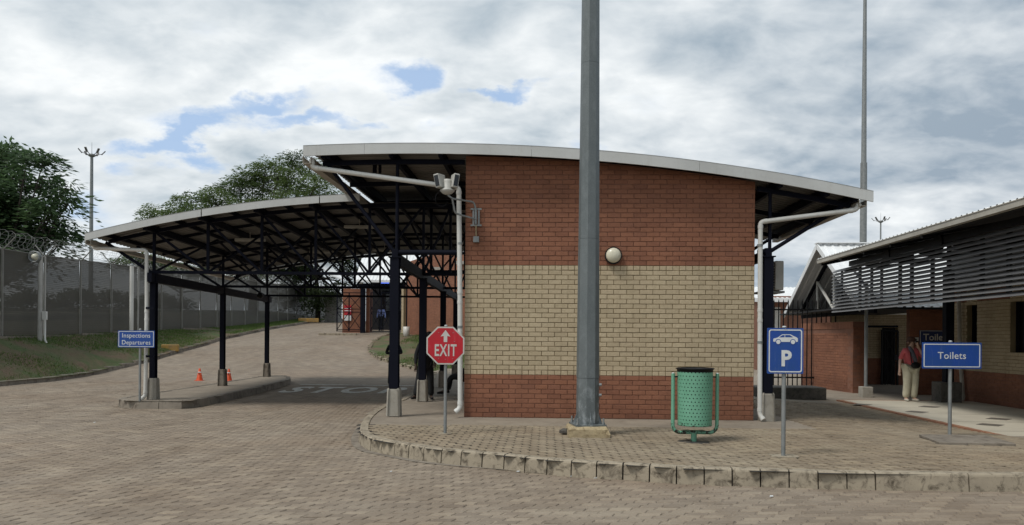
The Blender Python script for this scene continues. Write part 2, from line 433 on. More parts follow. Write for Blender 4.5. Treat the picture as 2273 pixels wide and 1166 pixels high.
M['blue'] = enamel('blue_sign_sheet', (.005, .055, .30), (.010, .062, .24))
M['red'] = enamel('red_sign_sheet', (.50, .006, .018), (.40, .010, .020))
M['signwhite'] = plain('sign_white', (.66, .68, .68), .4, c2=(.56, .58, .58), scale=9)
M['signgrey'] = plain('sign_cream', (.60, .58, .54), .4, c2=(.50, .48, .44), scale=9)
M['signback'] = plain('sign_dark_blue', (.01, .03, .13), .5)
M['line'] = plain('road_paint', (.66, .65, .60), .8, c2=(.33, .31, .27), scale=9, bump=.4)
M['orange'] = plain('cone_orange', (.72, .085, .015), .5)
M['yellow'] = plain('yellow_paint', (.45, .26, .05), .8, c2=(.25, .17, .08), scale=5)
M['globe'] = plain('opal_glass', (.66, .63, .50), .25, c2=(.62, .59, .46))
M['bark'] = plain('bark', (.075, .062, .05), .95, c2=(.04, .034, .028), scale=4, bump=.6)
M['tile'] = plain('cream_floor_tile', (.62, .57, .46), .5, c2=(.52, .475, .38), scale=1.3)
M['tiledark'] = plain('dark_floor_tile', (.16, .14, .115), .55)
M['edgebrick'] = plain('edging_brick', (.34, .17, .095), .8, c2=(.26, .12, .07), scale=3, bump=.3)
M['louvre'] = plain('louvre_grey', (.155, .15, .148), .5, c2=(.12, .117, .118))
M['glass'] = plain('dark_glass', (.008, .009, .011), .08)
M['acwhite'] = plain('unit_casing', (.50, .49, .45), .5)
def leafm(name, a, b):
    t = NT(name); r = t.rand('attr')
    col = t.mix(r, a, b); t.out(col, .6); t.bsdf.inputs['Specular IOR Level'].default_value = .25
    tl = t.N.new('ShaderNodeBsdfTranslucent'); t.L.new(col, tl.inputs[0]); mx = t.N.new('ShaderNodeMixShader'); mx.inputs[0].default_value = .42
    o_ = t.N['Material Output']; t.L.new(t.bsdf.outputs[0], mx.inputs[1]); t.L.new(tl.outputs[0], mx.inputs[2]); t.L.new(mx.outputs[0], o_.inputs[0])
    return t.m
M['leaf_a'] = leafm('leaf_dark', (.035, .065, .032), (.12, .195, .08))
M['leaf_b'] = leafm('leaf_mid', (.050, .085, .028), (.165, .225, .075))
M['leaf_c'] = leafm('leaf_olive', (.035, .055, .020), (.085, .115, .045))
M['blade'] = leafm('grass_blade', (.070, .125, .030), (.160, .225, .065))
def soil():
    t = NT('bank_soil'); p = t.pos()
    n = t.noise(p, .75, 6, .65, .4)
    col = t.mix(t.rng(n, .40, .60), (.075, .105, .034), (.145, .100, .062))
    col = t.mix(t.rng(t.noise(p, 9, 6, .7), .4, .7, 0, .6), col, (.45, .42, .38), 'MULTIPLY')
    return t.out(col, .95, t.noise(p, 22, 6, .7), .8, .03)
M['soil'] = soil()
M['earth'] = plain('earth', (.12, .10, .07), .95, c2=(.08, .09, .045), scale=.1)
M['skin_dark'] = plain('dark_skin', (.055, .03, .02), .55)
M['skin_light'] = plain('light_skin', (.55, .36, .27), .55)
M['uniform'] = plain('black_uniform', (.011, .012, .014), .85)
M['pink'] = plain('coral_cloth', (.60, .12, .13), .85, c2=(.48, .09, .10))
M['cream_cloth'] = plain('cream_cloth', (.58, .55, .42), .85, c2=(.46, .43, .32), scale=7)
M['scarf'] = plain('grey_scarf', (.10, .10, .12), .9)
M['hat'] = plain('brown_felt', (.10, .05, .035), .9)
M['shoe'] = plain('white_shoe', (.55, .52, .44), .7)
M['blueshirt'] = plain('pale_blue_cloth', (.25, .32, .65), .85)
def meshfence():
    t = NT('fine_mesh_panel'); p = t.pos()
    sp = t.N.new('ShaderNodeSeparateXYZ'); t.L.new(p, sp.inputs[0])
    w = t.math('SINE', t.math('MULTIPLY', sp.outputs[2], 2*math.pi/.0762))
    col = t.mix(t.rng(t.noise(p, .5, 5, .6), .3, .7), (.062, .058, .048), (.082, .076, .062))
    col = t.mix(t.rng(w, .2, 1, 0, .35), col, (.035, .034, .03))
    m = t.out(col, .7)
    a = t.rng(w, -1, 1, .92, .97); t.L.new(a, t.bsdf.inputs['Alpha']); return m
M['mesh'] = meshfence()
M['fencepost'] = plain('fence_post_grey', (.20, .195, .175), .6)
M['fencepost2'] = plain('pale_post', (.42, .41, .38), .6)
M['razor'] = plain('razor_wire', (.22, .22, .21), .5, .3)
M['tube'] = plain('lamp_diffuser', (.45, .43, .38), .5)

# ------------------------------------------------------------------ ground, road, paving
def inside(poly, X, Y):
    X = np.asarray(X); Y = np.asarray(Y); r = np.zeros(X.shape, bool); n = len(poly)
    for i in range(n):
        x1, y1 = poly[i]; x2, y2 = poly[(i+1) % n]
        c = ((y1 > Y) != (y2 > Y)) & (X < (x2-x1)*(Y-y1)/((y2-y1) or 1e-9)+x1)
        r ^= c
    return r
def catmull(pts, step, closed=False):
    P = [Vector(p) for p in pts]; out = []
    n = len(P); rngk = range(n) if closed else range(n-1)
    for i in rngk:
        if closed: p0, p1, p2, p3 = P[i-1], P[i], P[(i+1) % n], P[(i+2) % n]
        else: p0, p1, p2, p3 = P[max(i-1, 0)], P[i], P[i+1], P[min(i+2, n-1)]
        k = max(2, int((p2-p1).length/step))
        for j in range(k):
            t = j/k
            out.append(.5*((2*p1)+(p2-p0)*t+(2*p0-5*p1+4*p2-p3)*t*t+(3*p1-p0-3*p2+p3)*t**3))
    if not closed: out.append(P[-1])
    return out
def resample(path, lens):
    """points along a polyline at the cumulative lengths lens"""
    cum = [0]
    for a, b in zip(path, path[1:]): cum.append(cum[-1]+(b-a).length)
    out = []
    for L in lens:
        if L > cum[-1]: break
        i = max(0, int(np.searchsorted(cum, L))-1); i = min(i, len(path)-2)
        t = (L-cum[i])/max(1e-9, cum[i+1]-cum[i]); out.append(path[i].lerp(path[i+1], t))
    return out, cum[-1]
def v2(x, y): return Vector((x, y, 0))

# far ground sheet
def ground():
    xs = np.concatenate([[-1500, -600, -250], np.arange(-120, 121, 8.), [250, 600, 1500]])
    ys = np.concatenate([[-300, -60], np.arange(-20, 130, 5.), [160, 220, 300, 400, 700, 1500]])
    V = [(x, y, G(x, y)-.35+(1.3 if (x < -22 and y > 20) else 0)) for y in ys for x in xs]; nx = len(xs)
    Fq = [(j*nx+i, j*nx+i+1, (j+1)*nx+i+1, (j+1)*nx+i) for j in range(len(ys)-1) for i in range(nx-1)]
    o = link('ground', np_mesh('ground', V, Fq, M['earth'])); tag(o, kind='structure')
ground()
def sheet(name, xs, ys, zf, mats, keep=None, mi=None):
    nx, ny = len(xs), len(ys); XX, YY = np.meshgrid(xs, ys)
    V = [(x, y, zf(x, y)) for y in ys for x in xs]
    i, j = np.meshgrid(np.arange(nx-1), np.arange(ny-1)); i = i.ravel(); j = j.ravel()
    Fq = np.stack([j*nx+i, j*nx+i+1, (j+1)*nx+i+1, (j+1)*nx+i], 1)
    cx = (np.asarray(xs)[i]+np.asarray(xs)[i+1])/2; cy = (np.asarray(ys)[j]+np.asarray(ys)[j+1])/2
    k = np.ones(len(Fq), bool) if keep is None else keep(cx, cy)
    m = None if mi is None else mi(cx, cy)[k]
    o = link(name, np_mesh(name, V, Fq[k], mats, m)); tag(o, kind='structure'); return o

# kerb line of the near pavement: outer face at road level, from far under the canopy round to the right
KP = [(-3.0, 29.2), (-2.72, 25.5), (-2.62, 21), (-2.55, 17.5)]
for p in ((852, 916), (818, 938), (799, 962), (797, 985), (820, 1001), (860, 1010), (903, 1018), (950, 1026), (1030, 1035), (1137, 1045), (1190, 1052), (1300, 1061), (1405, 1067),
          (1500, 1074), (1600, 1078), (1700, 1081), (1850, 1086), (2050, 1089.5), (2250, 1092)):
    q = on(*p, 0); KP.append((q.x, q.y))
KP += [(7, 8.2), (9, 8.25), (13, 8.35), (22, 8.5), (40, 8.5)]
KPATH = catmull([v2(*p) for p in KP], .05)
def normals(path):
    out = []
    for i in range(len(path)):
        t = (path[min(i+1, len(path)-1)]-path[max(i-1, 0)]).normalized(); out.append(Vector((-t.y, t.x, 0)))
    return out
KN = normals(KPATH)      # left of travel = inwards (the path runs far -> near -> right)
PAVE = [(p.x, p.y) for p in KPATH[::6]]+[(40, 24), (9, 30), (-2.6, 30)]
WALL_L = 5.13
def in_apron(X, Y):
    a = (X-OB.x)*EA.x+(Y-OB.y)*EA.y; b = (X-OB.x)*EB.x+(Y-OB.y)*EB.y
    return ((b > -1.30) & (a < 5.9) & (b < 15)) | ((a < -.1) & (b > -1.35))
# right building slab outline (edge runs into depth)
TR = R(3.3); RA = Vector((math.cos(TR), -math.sin(TR), 0)); RB = Vector((math.sin(TR), math.cos(TR), 0))
ORR = Vector((8.15, 12.0, 0))                     # a point on the slab edge
def Q(a, b, z): return ORR+RA*a+RB*b+Vector((0, 0, z))
def qc(X, Y): return (X-ORR.x)*RA.x+(Y-ORR.y)*RA.y, (X-ORR.x)*RB.x+(Y-ORR.y)*RB.y
def in_slab(X, Y):
    a, b = qc(X, Y); return (a > -.12)
def paved(X, Y):
    a, b = qc(X, Y)
    return ~in_apron(X, Y) & ~in_slab(X, Y) & (b < 7.3)

road = sheet('road', np.arange(-60, 45, 1.), np.concatenate([np.arange(-14, 26, 2.), np.arange(26, 80, 1.)]), lambda x, y: G(x, y)-.006, M['paver_sheet'],
             keep=lambda x, y: (x > -18.0) | (y < 12))
pavement = sheet('pavement', np.arange(-3.2, 42, .1), np.arange(8.1, 30.4, .1), lambda x, y: ZP(x, y)-.012, [M['walk'], M['joint']],
                 keep=lambda x, y: inside([(p[0], p[1]) for p in PAVE], x, y), mi=lambda x, y: paved(x, y).astype(int))

# interlocking paver outline: stretcher bond, wavy long sides (period = half a block), S-shaped ends
def paver_shape(L=.222, W=.111, aw=.005, ae=.017, gap=.009, ch=.005, gx=None):
    def w(x):                                     # wave of the long sides
        return aw*math.sin(2*math.pi*x/(L/2))
    def e(y): return -ae*math.cos(math.pi*y/W)
    bot = [(L*k/8, w(L*k/8)) for k in range(9)]
    lef = [e(W*k/4) for k in range(5)]
    def ring(ins, z):
        pts = []
        xs = [L*k/6 for k in range(7)]; ysn = [W*k/4 for k in range(5)]
        for x in xs[:-1]: pts.append((x if x > 0 else e(0), w(x)))
        for y in ysn[:-1]: pts.append((L+e(y), y))
        for x in xs[::-1][:-1]: pts.append((x if x < L-1e-6 else L+e(W), W+w(x)))
        for y in ysn[::-1][:-1]: pts.append((e(y), y))
        c = (L/2, W/2)
        out = []
        for x, y in pts:
            nx = x-c[0]; ny = y-c[1]
            out.append((c[0]+nx*(1-2*(ins+(gx or 0)/2)/L), c[1]+ny*(1-2*ins/W), z))
        return out
    top = ring(gap/2+ch, 0); mid = ring(gap/2, -ch*.9); low = ring(gap/2, -.014)
    n = len(top); V = np.array(top+mid+low, dtype=np.float32); V[:, 0] -= L/2; V[:, 1] -= W/2
    Fq = []
    for i in range(n):
        j = (i+1) % n
        Fq.append((i, n+i, n+j, j)); Fq.append((n+i, 2*n+i, 2*n+j, n+j))
    Fq = [f[::-1] for f in Fq]
    quads = [(1, 2, 14, 15), (2, 3, 13, 14), (3, 4, 12, 13), (4, 5, 11, 12)]+Fq
    tris = [(1, 15, 16), (1, 16, 17), (1, 17, 18), (1, 18, 19), (1, 19, 0), (11, 5, 6), (11, 6, 7), (11, 7, 8), (11, 8, 9), (11, 9, 10)]
    quads += [(a, b, c, c) for a, b, c in tris]
    return V, quads
PV, PF = paver_shape(gap=.010, gx=.011, ae=.024, ch=.006); PV2, PF2 = paver_shape(gap=.019, ae=-.026, ch=.006, gx=.028)
def paver_field(name, owner, keep, zf, ang, bounds, nmax, tilt=.010, drop=.0015, PV=PV, PF=PF, mk='paver'):
    L, W = .222, .111; ca, sa = math.cos(ang), math.sin(ang)
    x0, x1, y0, y1 = bounds; cx, cy = (x0+x1)/2, (y0+y1)/2; rad = math.hypot(x1-x0, y1-y0)/2
    nj = int(rad/W)+1; ni = int(rad/L)+2
    jj, ii = np.meshgrid(np.arange(-nj, nj+1), np.arange(-ni, ni+1), indexing='ij'); jj = jj.ravel(); ii = ii.ravel()
    lx = (ii+.5*(jj % 2))*L; ly = jj*W
    X = cx+lx*ca-ly*sa; Y = cy+lx*sa+ly*ca
    k = (X > x0) & (X < x1) & (Y > y0) & (Y < y1); X, Y = X[k], Y[k]
    k = keep(X, Y); X, Y = X[k], Y[k]
    Z = np.array([zf(x, y) for x, y in zip(X, Y)])
    n = len(X); tx = rng.normal(0, tilt, n); ty = rng.normal(0, tilt, n); dz = rng.normal(0, drop, n); tw = ang+rng.normal(0, .012, n)
    # the ones that show largest: nearest to the camera and inside the frame
    size = 1/np.maximum(.1, Y)-10*(np.abs(X) > Y*.66+.05)-10*(Y < 1.6*1700/410)
    order = np.argsort(-size); piece = np.zeros(n, bool); piece[order[:nmax]] = True
    me = bpy.data.meshes.new('paver')
    me.from_pydata([tuple(map(float, v)) for v in PV], [], [tuple(dict.fromkeys(f)) for f in PF]); me.materials.append(M[mk+'_p']); me.update()
    for i in np.nonzero(piece)[0]:
        o = link('paver', me, owner, (X[i], Y[i], Z[i]+dz[i])); o.rotation_euler = (tx[i], ty[i], tw[i])
    r = np.nonzero(~piece)[0]; m = len(r); nv = len(PV)
    c, s = np.cos(tw[r])[:, None], np.sin(tw[r])[:, None]
    vx = PV[None, :, 0]*c-PV[None, :, 1]*s+X[r][:, None]; vy = PV[None, :, 0]*s+PV[None, :, 1]*c+Y[r][:, None]
    vz = PV[None, :, 2]+PV[None, :, 0]*ty[r][:, None]+PV[None, :, 1]*tx[r][:, None]+(Z[r]+dz[r])[:, None]
    V = np.stack([vx, vy, vz], 2).reshape(-1, 3)
    Fb = np.array([f if len(f) == 4 else f for f in PF]); 
    isq = np.array([len(set(f)) == 4 for f in PF]); FQ = Fb[isq]
    T = Fb[~isq][:, :3]
    allF = (FQ[None]+(np.arange(m)*nv)[:, None, None]).reshape(-1, 4)
    allT = (T[None]+(np.arange(m)*nv)[:, None, None]).reshape(-1, 3)
    # triangles stored as thin quads would fail validation: write two meshes' worth of faces in one
    me2 = bpy.data.meshes.new(name); nF, nT = len(allF), len(allT)
    me2.vertices.add(len(V)); me2.vertices.foreach_set('co', V.astype(np.float32).ravel())
    me2.loops.add(nF*4+nT*3); me2.loops.foreach_set('vertex_index', np.concatenate([allF.ravel(), allT.ravel()]).astype(np.int32))
    me2.polygons.add(nF+nT)
    ls = np.concatenate([np.arange(nF)*4, nF*4+np.arange(nT)*3]).astype(np.int32); lt = np.concatenate([np.full(nF, 4), np.full(nT, 3)]).astype(np.int32)
    me2.polygons.foreach_set('loop_start', ls); me2.polygons.foreach_set('loop_total', lt)
    me2.materials.append(M[mk+'_s'])
    tone = rng.random(m); a_ = me2.attributes.new('tone', 'FLOAT', 'FACE')
    a_.data.foreach_set('value', np.concatenate([np.repeat(tone, len(FQ)), np.repeat(tone, len(T))]).astype(np.float32))
    me2.polygons.foreach_set('use_smooth', np.zeros(nF+nT, dtype=bool)); me2.update(calc_edges=True)
    o = link(name, me2, owner, (0, 0, 0)); tag(o, kind='stuff')
    return n
ISL = [(-8.85, 17.35), (-8.62, 16.85), (-8.3, 16.62), (-7.3, 16.6), (-7.02, 16.75), (-6.95, 18.0), (-7.0, 20.5), (-7.15, 23), (-7.35, 25.3), (-7.75, 26.7), (-8.35, 27.2), (-8.8, 26.6), (-8.88, 24), (-8.88, 20)]
ISLC = catmull([v2(*p) for p in ISL], .2, True); ISLP = [(p.x, p.y) for p in ISLC]
def road_keep(X, Y):
    return ~inside(PAVE, X, Y) & ~inside(ISLP, X, Y) & (np.abs(X) < Y*.70+1.6) & (X > -15.55)
n1 = paver_field('road_pavers', road, road_keep, lambda x, y: G(x, y), R(5), (-16, 9, 5.6, 25.8), 300)
PAVE_IN = [(p.x+q.x*.15, p.y+q.y*.15) for p, q in list(zip(KPATH, KN))[::4]]+[(40, 24), (9, 30), (-2.6, 30)]
n2 = paver_field('pavement_pavers', pavement, lambda X, Y: inside(PAVE_IN, X, Y) & paved(X, Y), ZP, R(-2.5), (-2.4, 11, 8, 19.5), 300, .012, .002, PV2, PF2, 'paver2')
print('pavers', n1, n2)

# kerb stones
def kerb_run(name, path, lens, gap, w, zlow, zhigh, mats, owner=None, batter=.02, flip=1, piece='kerb_stone', jit=.003):
    if owner is None: owner = tag(empty(name, (0, 0, 0)), kind='structure')
    pts, tot = resample(path, lens)
    for i in range(len(pts)-1):
        a, b = pts[i], pts[i+1]; t = (b-a); L = t.length; t.normalize(); a = a+t*gap*.5; b = b-t*gap*.5
        nrm = Vector((-t.y, t.x, 0))*flip; c = (a+b)/2; zl, zh = zlow(c.x, c.y), zhigh(c.x, c.y)+random.uniform(-.002, .002)
        c = c+nrm*random.uniform(-jit, jit)
        h = zh-zl; m = MB()
        # section: battered face with a rounded nose
        sec = [(0, 0), (batter*.9, h-.03), (batter+.006, h-.012), (batter+.022, h), (w, h), (w, 0)]
        m.prism(sec if flip > 0 else sec[::-1], Vector((0, 0, 0))-t*(L-gap)/2, nrm, (0, 0, 1), t, L-gap)
        me = m.mesh(piece, mats)
        o = link(piece, me, owner, (c.x, c.y, zl)); o.rotation_euler = (random.uniform(-.006, .006), random.uniform(-.006, .006), random.uniform(-.004, .004))
        if flip > 0: me.flip_normals()
    return owner
_, ktot = resample(KPATH, [0])
lens = [0]
cum = 0
while cum < ktot:
    p, _ = resample(KPATH, [cum]); X, Y = p[0].x, p[0].y
    step = .30 if (X < 3.9 and Y < 16) else (.98 if X > 3.9 else .6)
    cum += step; lens.append(cum)
KPO = [p for p in KPATH]
kerb = kerb_run('kerb', KPO, lens, .016, .15, lambda x, y: G(x, y)-.03, lambda x, y: max(ZP(x, y), G(x, y)+.14)+.004, M['kerb'])
# dark mortar core behind the stones
core = MB()
for i in range(0, len(KPATH)-8, 8):
    a, b = KPATH[i]+KN[i]*.08, KPATH[i+8]+KN[i+8]*.08
    core.bar((a.x, a.y, G(a.x, a.y)+.06), (b.x, b.y, G(b.x, b.y)+.06), .09, .16)
core.build('kerb_bedding', M['joint'], kerb)
# dished edging strip along the kerb foot
ap = MB()
for i in range(0, len(KPATH)-5, 5):
    a, b = KPATH[i], KPATH[i+5]; na, nb = KN[i], KN[i+5]
    if a.y > 16 or a.x > .2: continue
    wa = .11*sstep(.2, -1.2, a.x); wb = .11*sstep(.2, -1.2, b.x)
    ap.add([(a.x+na.x*.02, a.y+na.y*.02, .006), (b.x+nb.x*.02, b.y+nb.y*.02, .006), (b.x-nb.x*wb, b.y-nb.y*wb, .005), (a.x-na.x*wa, a.y-na.y*wa, .005)], [(3, 2, 1, 0)])
ap.build('kerb_channel', M['kerb2'], kerb)

# traffic island
isl = sheet('island', np.arange(-9.2, -6.6, .1), np.arange(16.4, 27.4, .1), lambda x, y: .172+G(x, y), M['walk'], keep=lambda x, y: inside(ISLP, x, y))
ir = [v2(*p) for p in ISL[::-1]]; IPATH = catmull(ir, .05, True)+[ir[0]]
# start stones at the near corner
li = [i*.5 for i in range(0, 60)]
kerb_run('kerb', IPATH, li, .012, .16, lambda x, y: G(x, y)-.03, lambda x, y: .18+G(x, y), M['kerb2'], owner=isl, flip=-1)

# left road kerb and far lawn kerb
LK = [(-15.6, 12), (-15.6, 18), (-15.6, 23.3), (-15.65, 28.6), (-15.5, 31.5), (-15.4, 35.8), (-15.6, 42), (-16, 50.7), (-16.5, 62), (-17.2, 74)]
LKP = catmull([v2(*p) for p in LK], .3)
lk = kerb_run('kerb', LKP, [i*.98 for i in range(75)], .02, .18, lambda x, y: G(x, y)-.05, lambda x, y: G(x, y)+.15, M['kerb2'], flip=1)
FK = [(-3.0, 28.9), (-3.9, 30.7), (-4.7, 32), (-6.0, 34), (-6.85, 36.5), (-7.15, 38.5), (-7.35, 41), (-7.4, 44), (-7.2, 47.2)]
FKP = catmull([v2(*p) for p in FK], .2)
fk = kerb_run('kerb', FKP, [i*.6 for i in range(60)], .02, .16, lambda x, y: G(x, y)-.05, lambda x, y: G(x, y)+.13, M['kerb'], flip=-1)

# grass bank between the road and the fence
FX = -18.35
def bank_h(x, y):
    k = lin(y, LKYS, LKXS); z0 = G(k, y)+.13
    zf = lin(y, [14, 24, 30, 60, 74, 90], [1.42, 1.46, 1.51, 2.5, 3.1, 3.3])
    zf = max(zf, z0+.05)
    t = (k-.15-x)/(k-.15-FX); 
    if t <= 0: return z0
    s = min(1, t); h = z0+(zf-z0)*(s**.85)
    h += .05*math.sin(x*2.1+y*1.3)*s*(1-s)*3+.04*math.sin(y*3.7-x*4)*s*(1-s)*2
    return h if t <= 1.05 else zf-.02
LKYS = [p.y for p in LKP]; LKXS = [p.x for p in LKP]
bank = sheet('bank', np.linspace(-24, -15.4, 44), np.arange(12, 80, .5), bank_h, M['soil'], keep=lambda x, y: (x < np.interp(y, LKYS, LKXS)-.02))
lawn_poly = [(p.x, p.y) for p in FKP]+[(-5.6, 47), (-2, 42), (2, 38), (2, 30), (-2.6, 29.0)]
lawn = sheet('lawn', np.arange(-7.6, 2, .2), np.arange(28.8, 47.4, .2), lambda x, y: G(x, y)+.11+.03*math.sin(x*3+y*2), M['soil'], keep=lambda x, y: inside(lawn_poly, x, y))
def blades(name, owner, pts, h, w, seed):
    r = np.random.default_rng(seed); n = len(pts); P = np.array(pts)
    a = r.random(n)*6.283; hh = h*(.5+r.random(n)); le = r.normal(0, .45, (n, 2))*hh[:, None]
    dx = np.cos(a)*w; dy = np.sin(a)*w
    V = np.zeros((n, 3, 3)); V[:, 0] = P; V[:, 1] = P; V[:, 2] = P
    V[:, 0, 0] -= dx; V[:, 0, 1] -= dy; V[:, 1, 0] += dx; V[:, 1, 1] += dy; V[:, 2, :2] += le; V[:, 2, 2] += hh
    Fq = np.arange(n*3).reshape(n, 3)
    o = link(name, np_mesh(name, V.reshape(-1, 3), Fq, M['blade'], attr=r.random(n)), owner, (0, 0, 0)); tag(o, kind='stuff')
def patch(x, y): return math.sin(x*.9+1.7*math.sin(y*.31))+math.sin(y*.55+x*.4)+.7*math.sin(x*2.3-y*1.1)
pts = []
while len(pts) < 42000:
    y = 18+(random.random()**1.5)*54; k = lin(y, LKYS, LKXS); x = random.uniform(FX-.2, k-.16)
    far = sstep(26, 34, y)
    if patch(x, y)+random.gauss(0, .5)+1.6*far-.7 > 0: pts.append((x, y, bank_h(x, y)-.005))
g = blades('grass', None, pts, .075, .011, 3)
pts = []
cand = np.stack([rng.uniform(-7.4, 0, 60000), rng.uniform(29, 46, 60000)], 1)
for x, y in cand[inside(lawn_poly, cand[:, 0], cand[:, 1])]:
    if len(pts) < 14000 and patch(x*1.3, y)+random.gauss(0, .6)+.5 > 0 and x > -6.4+.06*(y-30): pts.append((x, y, G(x, y)+.10+.03*math.sin(x*3+y*2)))
blades('grass', None, pts, .08, .012, 5)

# painted stop line and letters
rm = MB()
def rp(px, py): q = on(px, py, 0.002); return q
L0, L1 = on(652, 851.5, 0), on(925, 861, 0)
L0 = v2(-7.0, 25.2); L1 = v2(-2.75, 24.9)
rm.add([(L0.x, L0.y, .006), (L1.x, L1.y, .006), (L1.x, L1.y+.22, .006), (L0.x, L0.y+.22, .006)], [(0, 1, 2, 3)])
rm.build('stop_line', M['line'], road)
def text_mesh(s, name, mat, size, extrude=.002, bold=.0, sx=1., spacing=1.):
    cu = bpy.data.curves.new(name, 'FONT'); cu.body = s; cu.size = size; cu.align_x = 'CENTER'; cu.align_y = 'CENTER'
    cu.extrude = extrude; cu.offset = bold; cu.resolution_u = 3; cu.space_character = spacing; cu.space_line = .95
    o = bpy.data.objects.new(name, cu); COL.objects.link(o); dg = bpy.context.evaluated_depsgraph_get()
    me = bpy.data.meshes.new_from_object(o.evaluated_get(dg)); bpy.data.objects.remove(o); bpy.data.curves.remove(cu)
    me.materials.clear(); me.materials.append(mat)
    if sx != 1.:
        for v in me.vertices: v.co.x *= sx
    me.name = name; return me
sm = text_mesh('STOP', 'stop_lettering', M['line'], 1.0, .0015, .03, 1.25, 1.25)
ys = [v.co.y for v in sm.vertices]; k = 2.6/(max(ys)-min(ys))
for v in sm.vertices: v.co.y *= k
o = link('stop_lettering', sm, road, (-4.95, 22.7, .009)); 

# ------------------------------------------------------------------ brick walls
def brick_wall(owner, wallname, O, ux, n, length, bands, top, npiece, depth=.22, zbase=0., seed=1, pmats=None, smats=None, only_from=0):
    """wall in the plane O,ux (front normal n); bands = [(z0, courses, kind, style)], top(u)->z; every brick proud of a recessed mortar body"""
    C_, LB, J = .0852, .2315, .010
    ux = Vector(ux).normalized(); n = Vector(n).normalized(); O = Vector(O)
    core = MB(); core.mi = 0
    us = np.linspace(0, length, 13)
    zt = [top(u) for u in us]
    f = -.011
    mats = [M['red_mortar'], M['cream_mortar']]
    # mortar body split by band colour
    zs = [(b[0], b[0]+b[1]*C_, b[2]) for b in bands]
    for bi, (za, zb, kd) in enumerate(zs):
        core.mi = 0 if kd == 'red' else 1
        last = bi == len(zs)-1
        for i in range(12):
            t0 = zt[i] if last else zb; t1 = zt[i+1] if last else zb
            A = [O+ux*us[i]+n*f, O+ux*us[i+1]+n*f]
            Bk = [O+ux*us[i]-n*depth, O+ux*us[i+1]-n*depth]
            z = Vector((0, 0, 1))
            core.add([A[0]+z*za, A[1]+z*za, A[1]+z*t1, A[0]+z*t0, Bk[0]+z*za, Bk[1]+z*za, Bk[1]+z*t1, Bk[0]+z*t0],
                     [(0, 1, 2, 3), (5, 4, 7, 6), (3, 2, 6, 7)]+([(4, 0, 3, 7)] if i == 0 else [])+([(1, 5, 6, 2)] if i == 11 else []))
    wall = core.build(wallname, mats, owner)
    r = random.Random(seed)
    bricks = []
    for (z0, nc, kd, style) in bands:
        for c in range(nc):
            za = z0+c*C_; zb = za+C_-J
            if zb > max(zt)+.1: continue
            header = (style == 'cream' and (c == 0 or c == nc-1)); soldier = False
            L = LB/2 if header else LB
            u = -(LB/2 if (c % 2) and not header else 0)
            while u < length-.02:
                a, b = max(0, u), min(length, u+L-J)
                if b-a > .03:
                    t_ = min(top(a), top(b))
                    if za < t_-.02: bricks.append((a, b, za, min(zb, t_-.004), kd))
                u += L
    full = [i for i, b in enumerate(bricks) if abs(b[1]-b[0]-(LB-J)) < 1e-4 and abs(b[3]-b[2]-(C_-J)) < 1e-4 and b[2] >= only_from]
    full.sort(key=lambda i: bricks[i][2]*0.0+abs(bricks[i][2]-1.2))
    pick = set(full[:npiece])
    def bx(w, h, d=.022):
        c = .004
        # front face with small arris
        V = [(-w/2+c, 0, -h/2+c), (w/2-c, 0, -h/2+c), (w/2-c, 0, h/2-c), (-w/2+c, 0, h/2-c),
             (-w/2, c, -h/2), (w/2, c, -h/2), (w/2, c, h/2), (-w/2, c, h/2),
             (-w/2, d, -h/2), (w/2, d, -h/2), (w/2, d, h/2), (-w/2, d, h/2)]
        Fq = [(0, 1, 2, 3)]+[(4+i, 4+(i+1) % 4, (i+1) % 4, i) for i in range(4)]+[(8+i, 8+(i+1) % 4, 4+(i+1) % 4, 4+i) for i in range(4)]
        return V, Fq
    pm = pmats or {'red': M['red_p'], 'cream': M['cream_p']}; sm_ = smats or {'red': M['red_s'], 'cream': M['cream_s']}
    me = {}
    V0, F0 = bx(LB-J, C_-J)
    rot = math.atan2(ux.y, ux.x)
    if npiece:
        for kd in ('red', 'cream'):
            m = bpy.data.meshes.new('brick'); m.from_pydata(V0, [], F0); m.materials.append(pm[kd]); me[kd] = m
    VV = {'red': [], 'cream': []}; TT = {'red': [], 'cream': []}
    back = -n
    wo = origin(wall)
    for i, (a, b, za, zb, kd) in enumerate(bricks):
        proud = r.uniform(-.003, .004); dz = r.uniform(-.0015, .0015)
        c = O+ux*((a+b)/2)+Vector((0, 0, (za+zb)/2+dz))+n*proud
        if i in pick:
            o = link('brick', me[kd], wall, c); o.rotation_euler = (r.gauss(0, .006), r.gauss(0, .004), rot+r.gauss(0, .006))
        else:
            V, _ = bx(b-a, zb-za); ty = r.gauss(0, .006); tx = r.gauss(0, .01)
            VV[kd] += [tuple(c+ux*(x)+back*(y+x*ty+z*tx)+Vector((0, 0, z))) for x, y, z in V]; TT[kd] += [r.random()]*len(F0)
    for kd in VV:
        if not VV[kd]: continue
        nb = len(VV[kd])//12; Fq = (np.array(F0)[None]+(np.arange(nb)*12)[:, None, None]).reshape(-1, 4)
        o = link('bricks', np_mesh('bricks', np.array(VV[kd])-np.array(wo), Fq, sm_[kd], attr=TT[kd]), wall, wo); tag(o, kind='stuff')
    return wall, len(bricks)

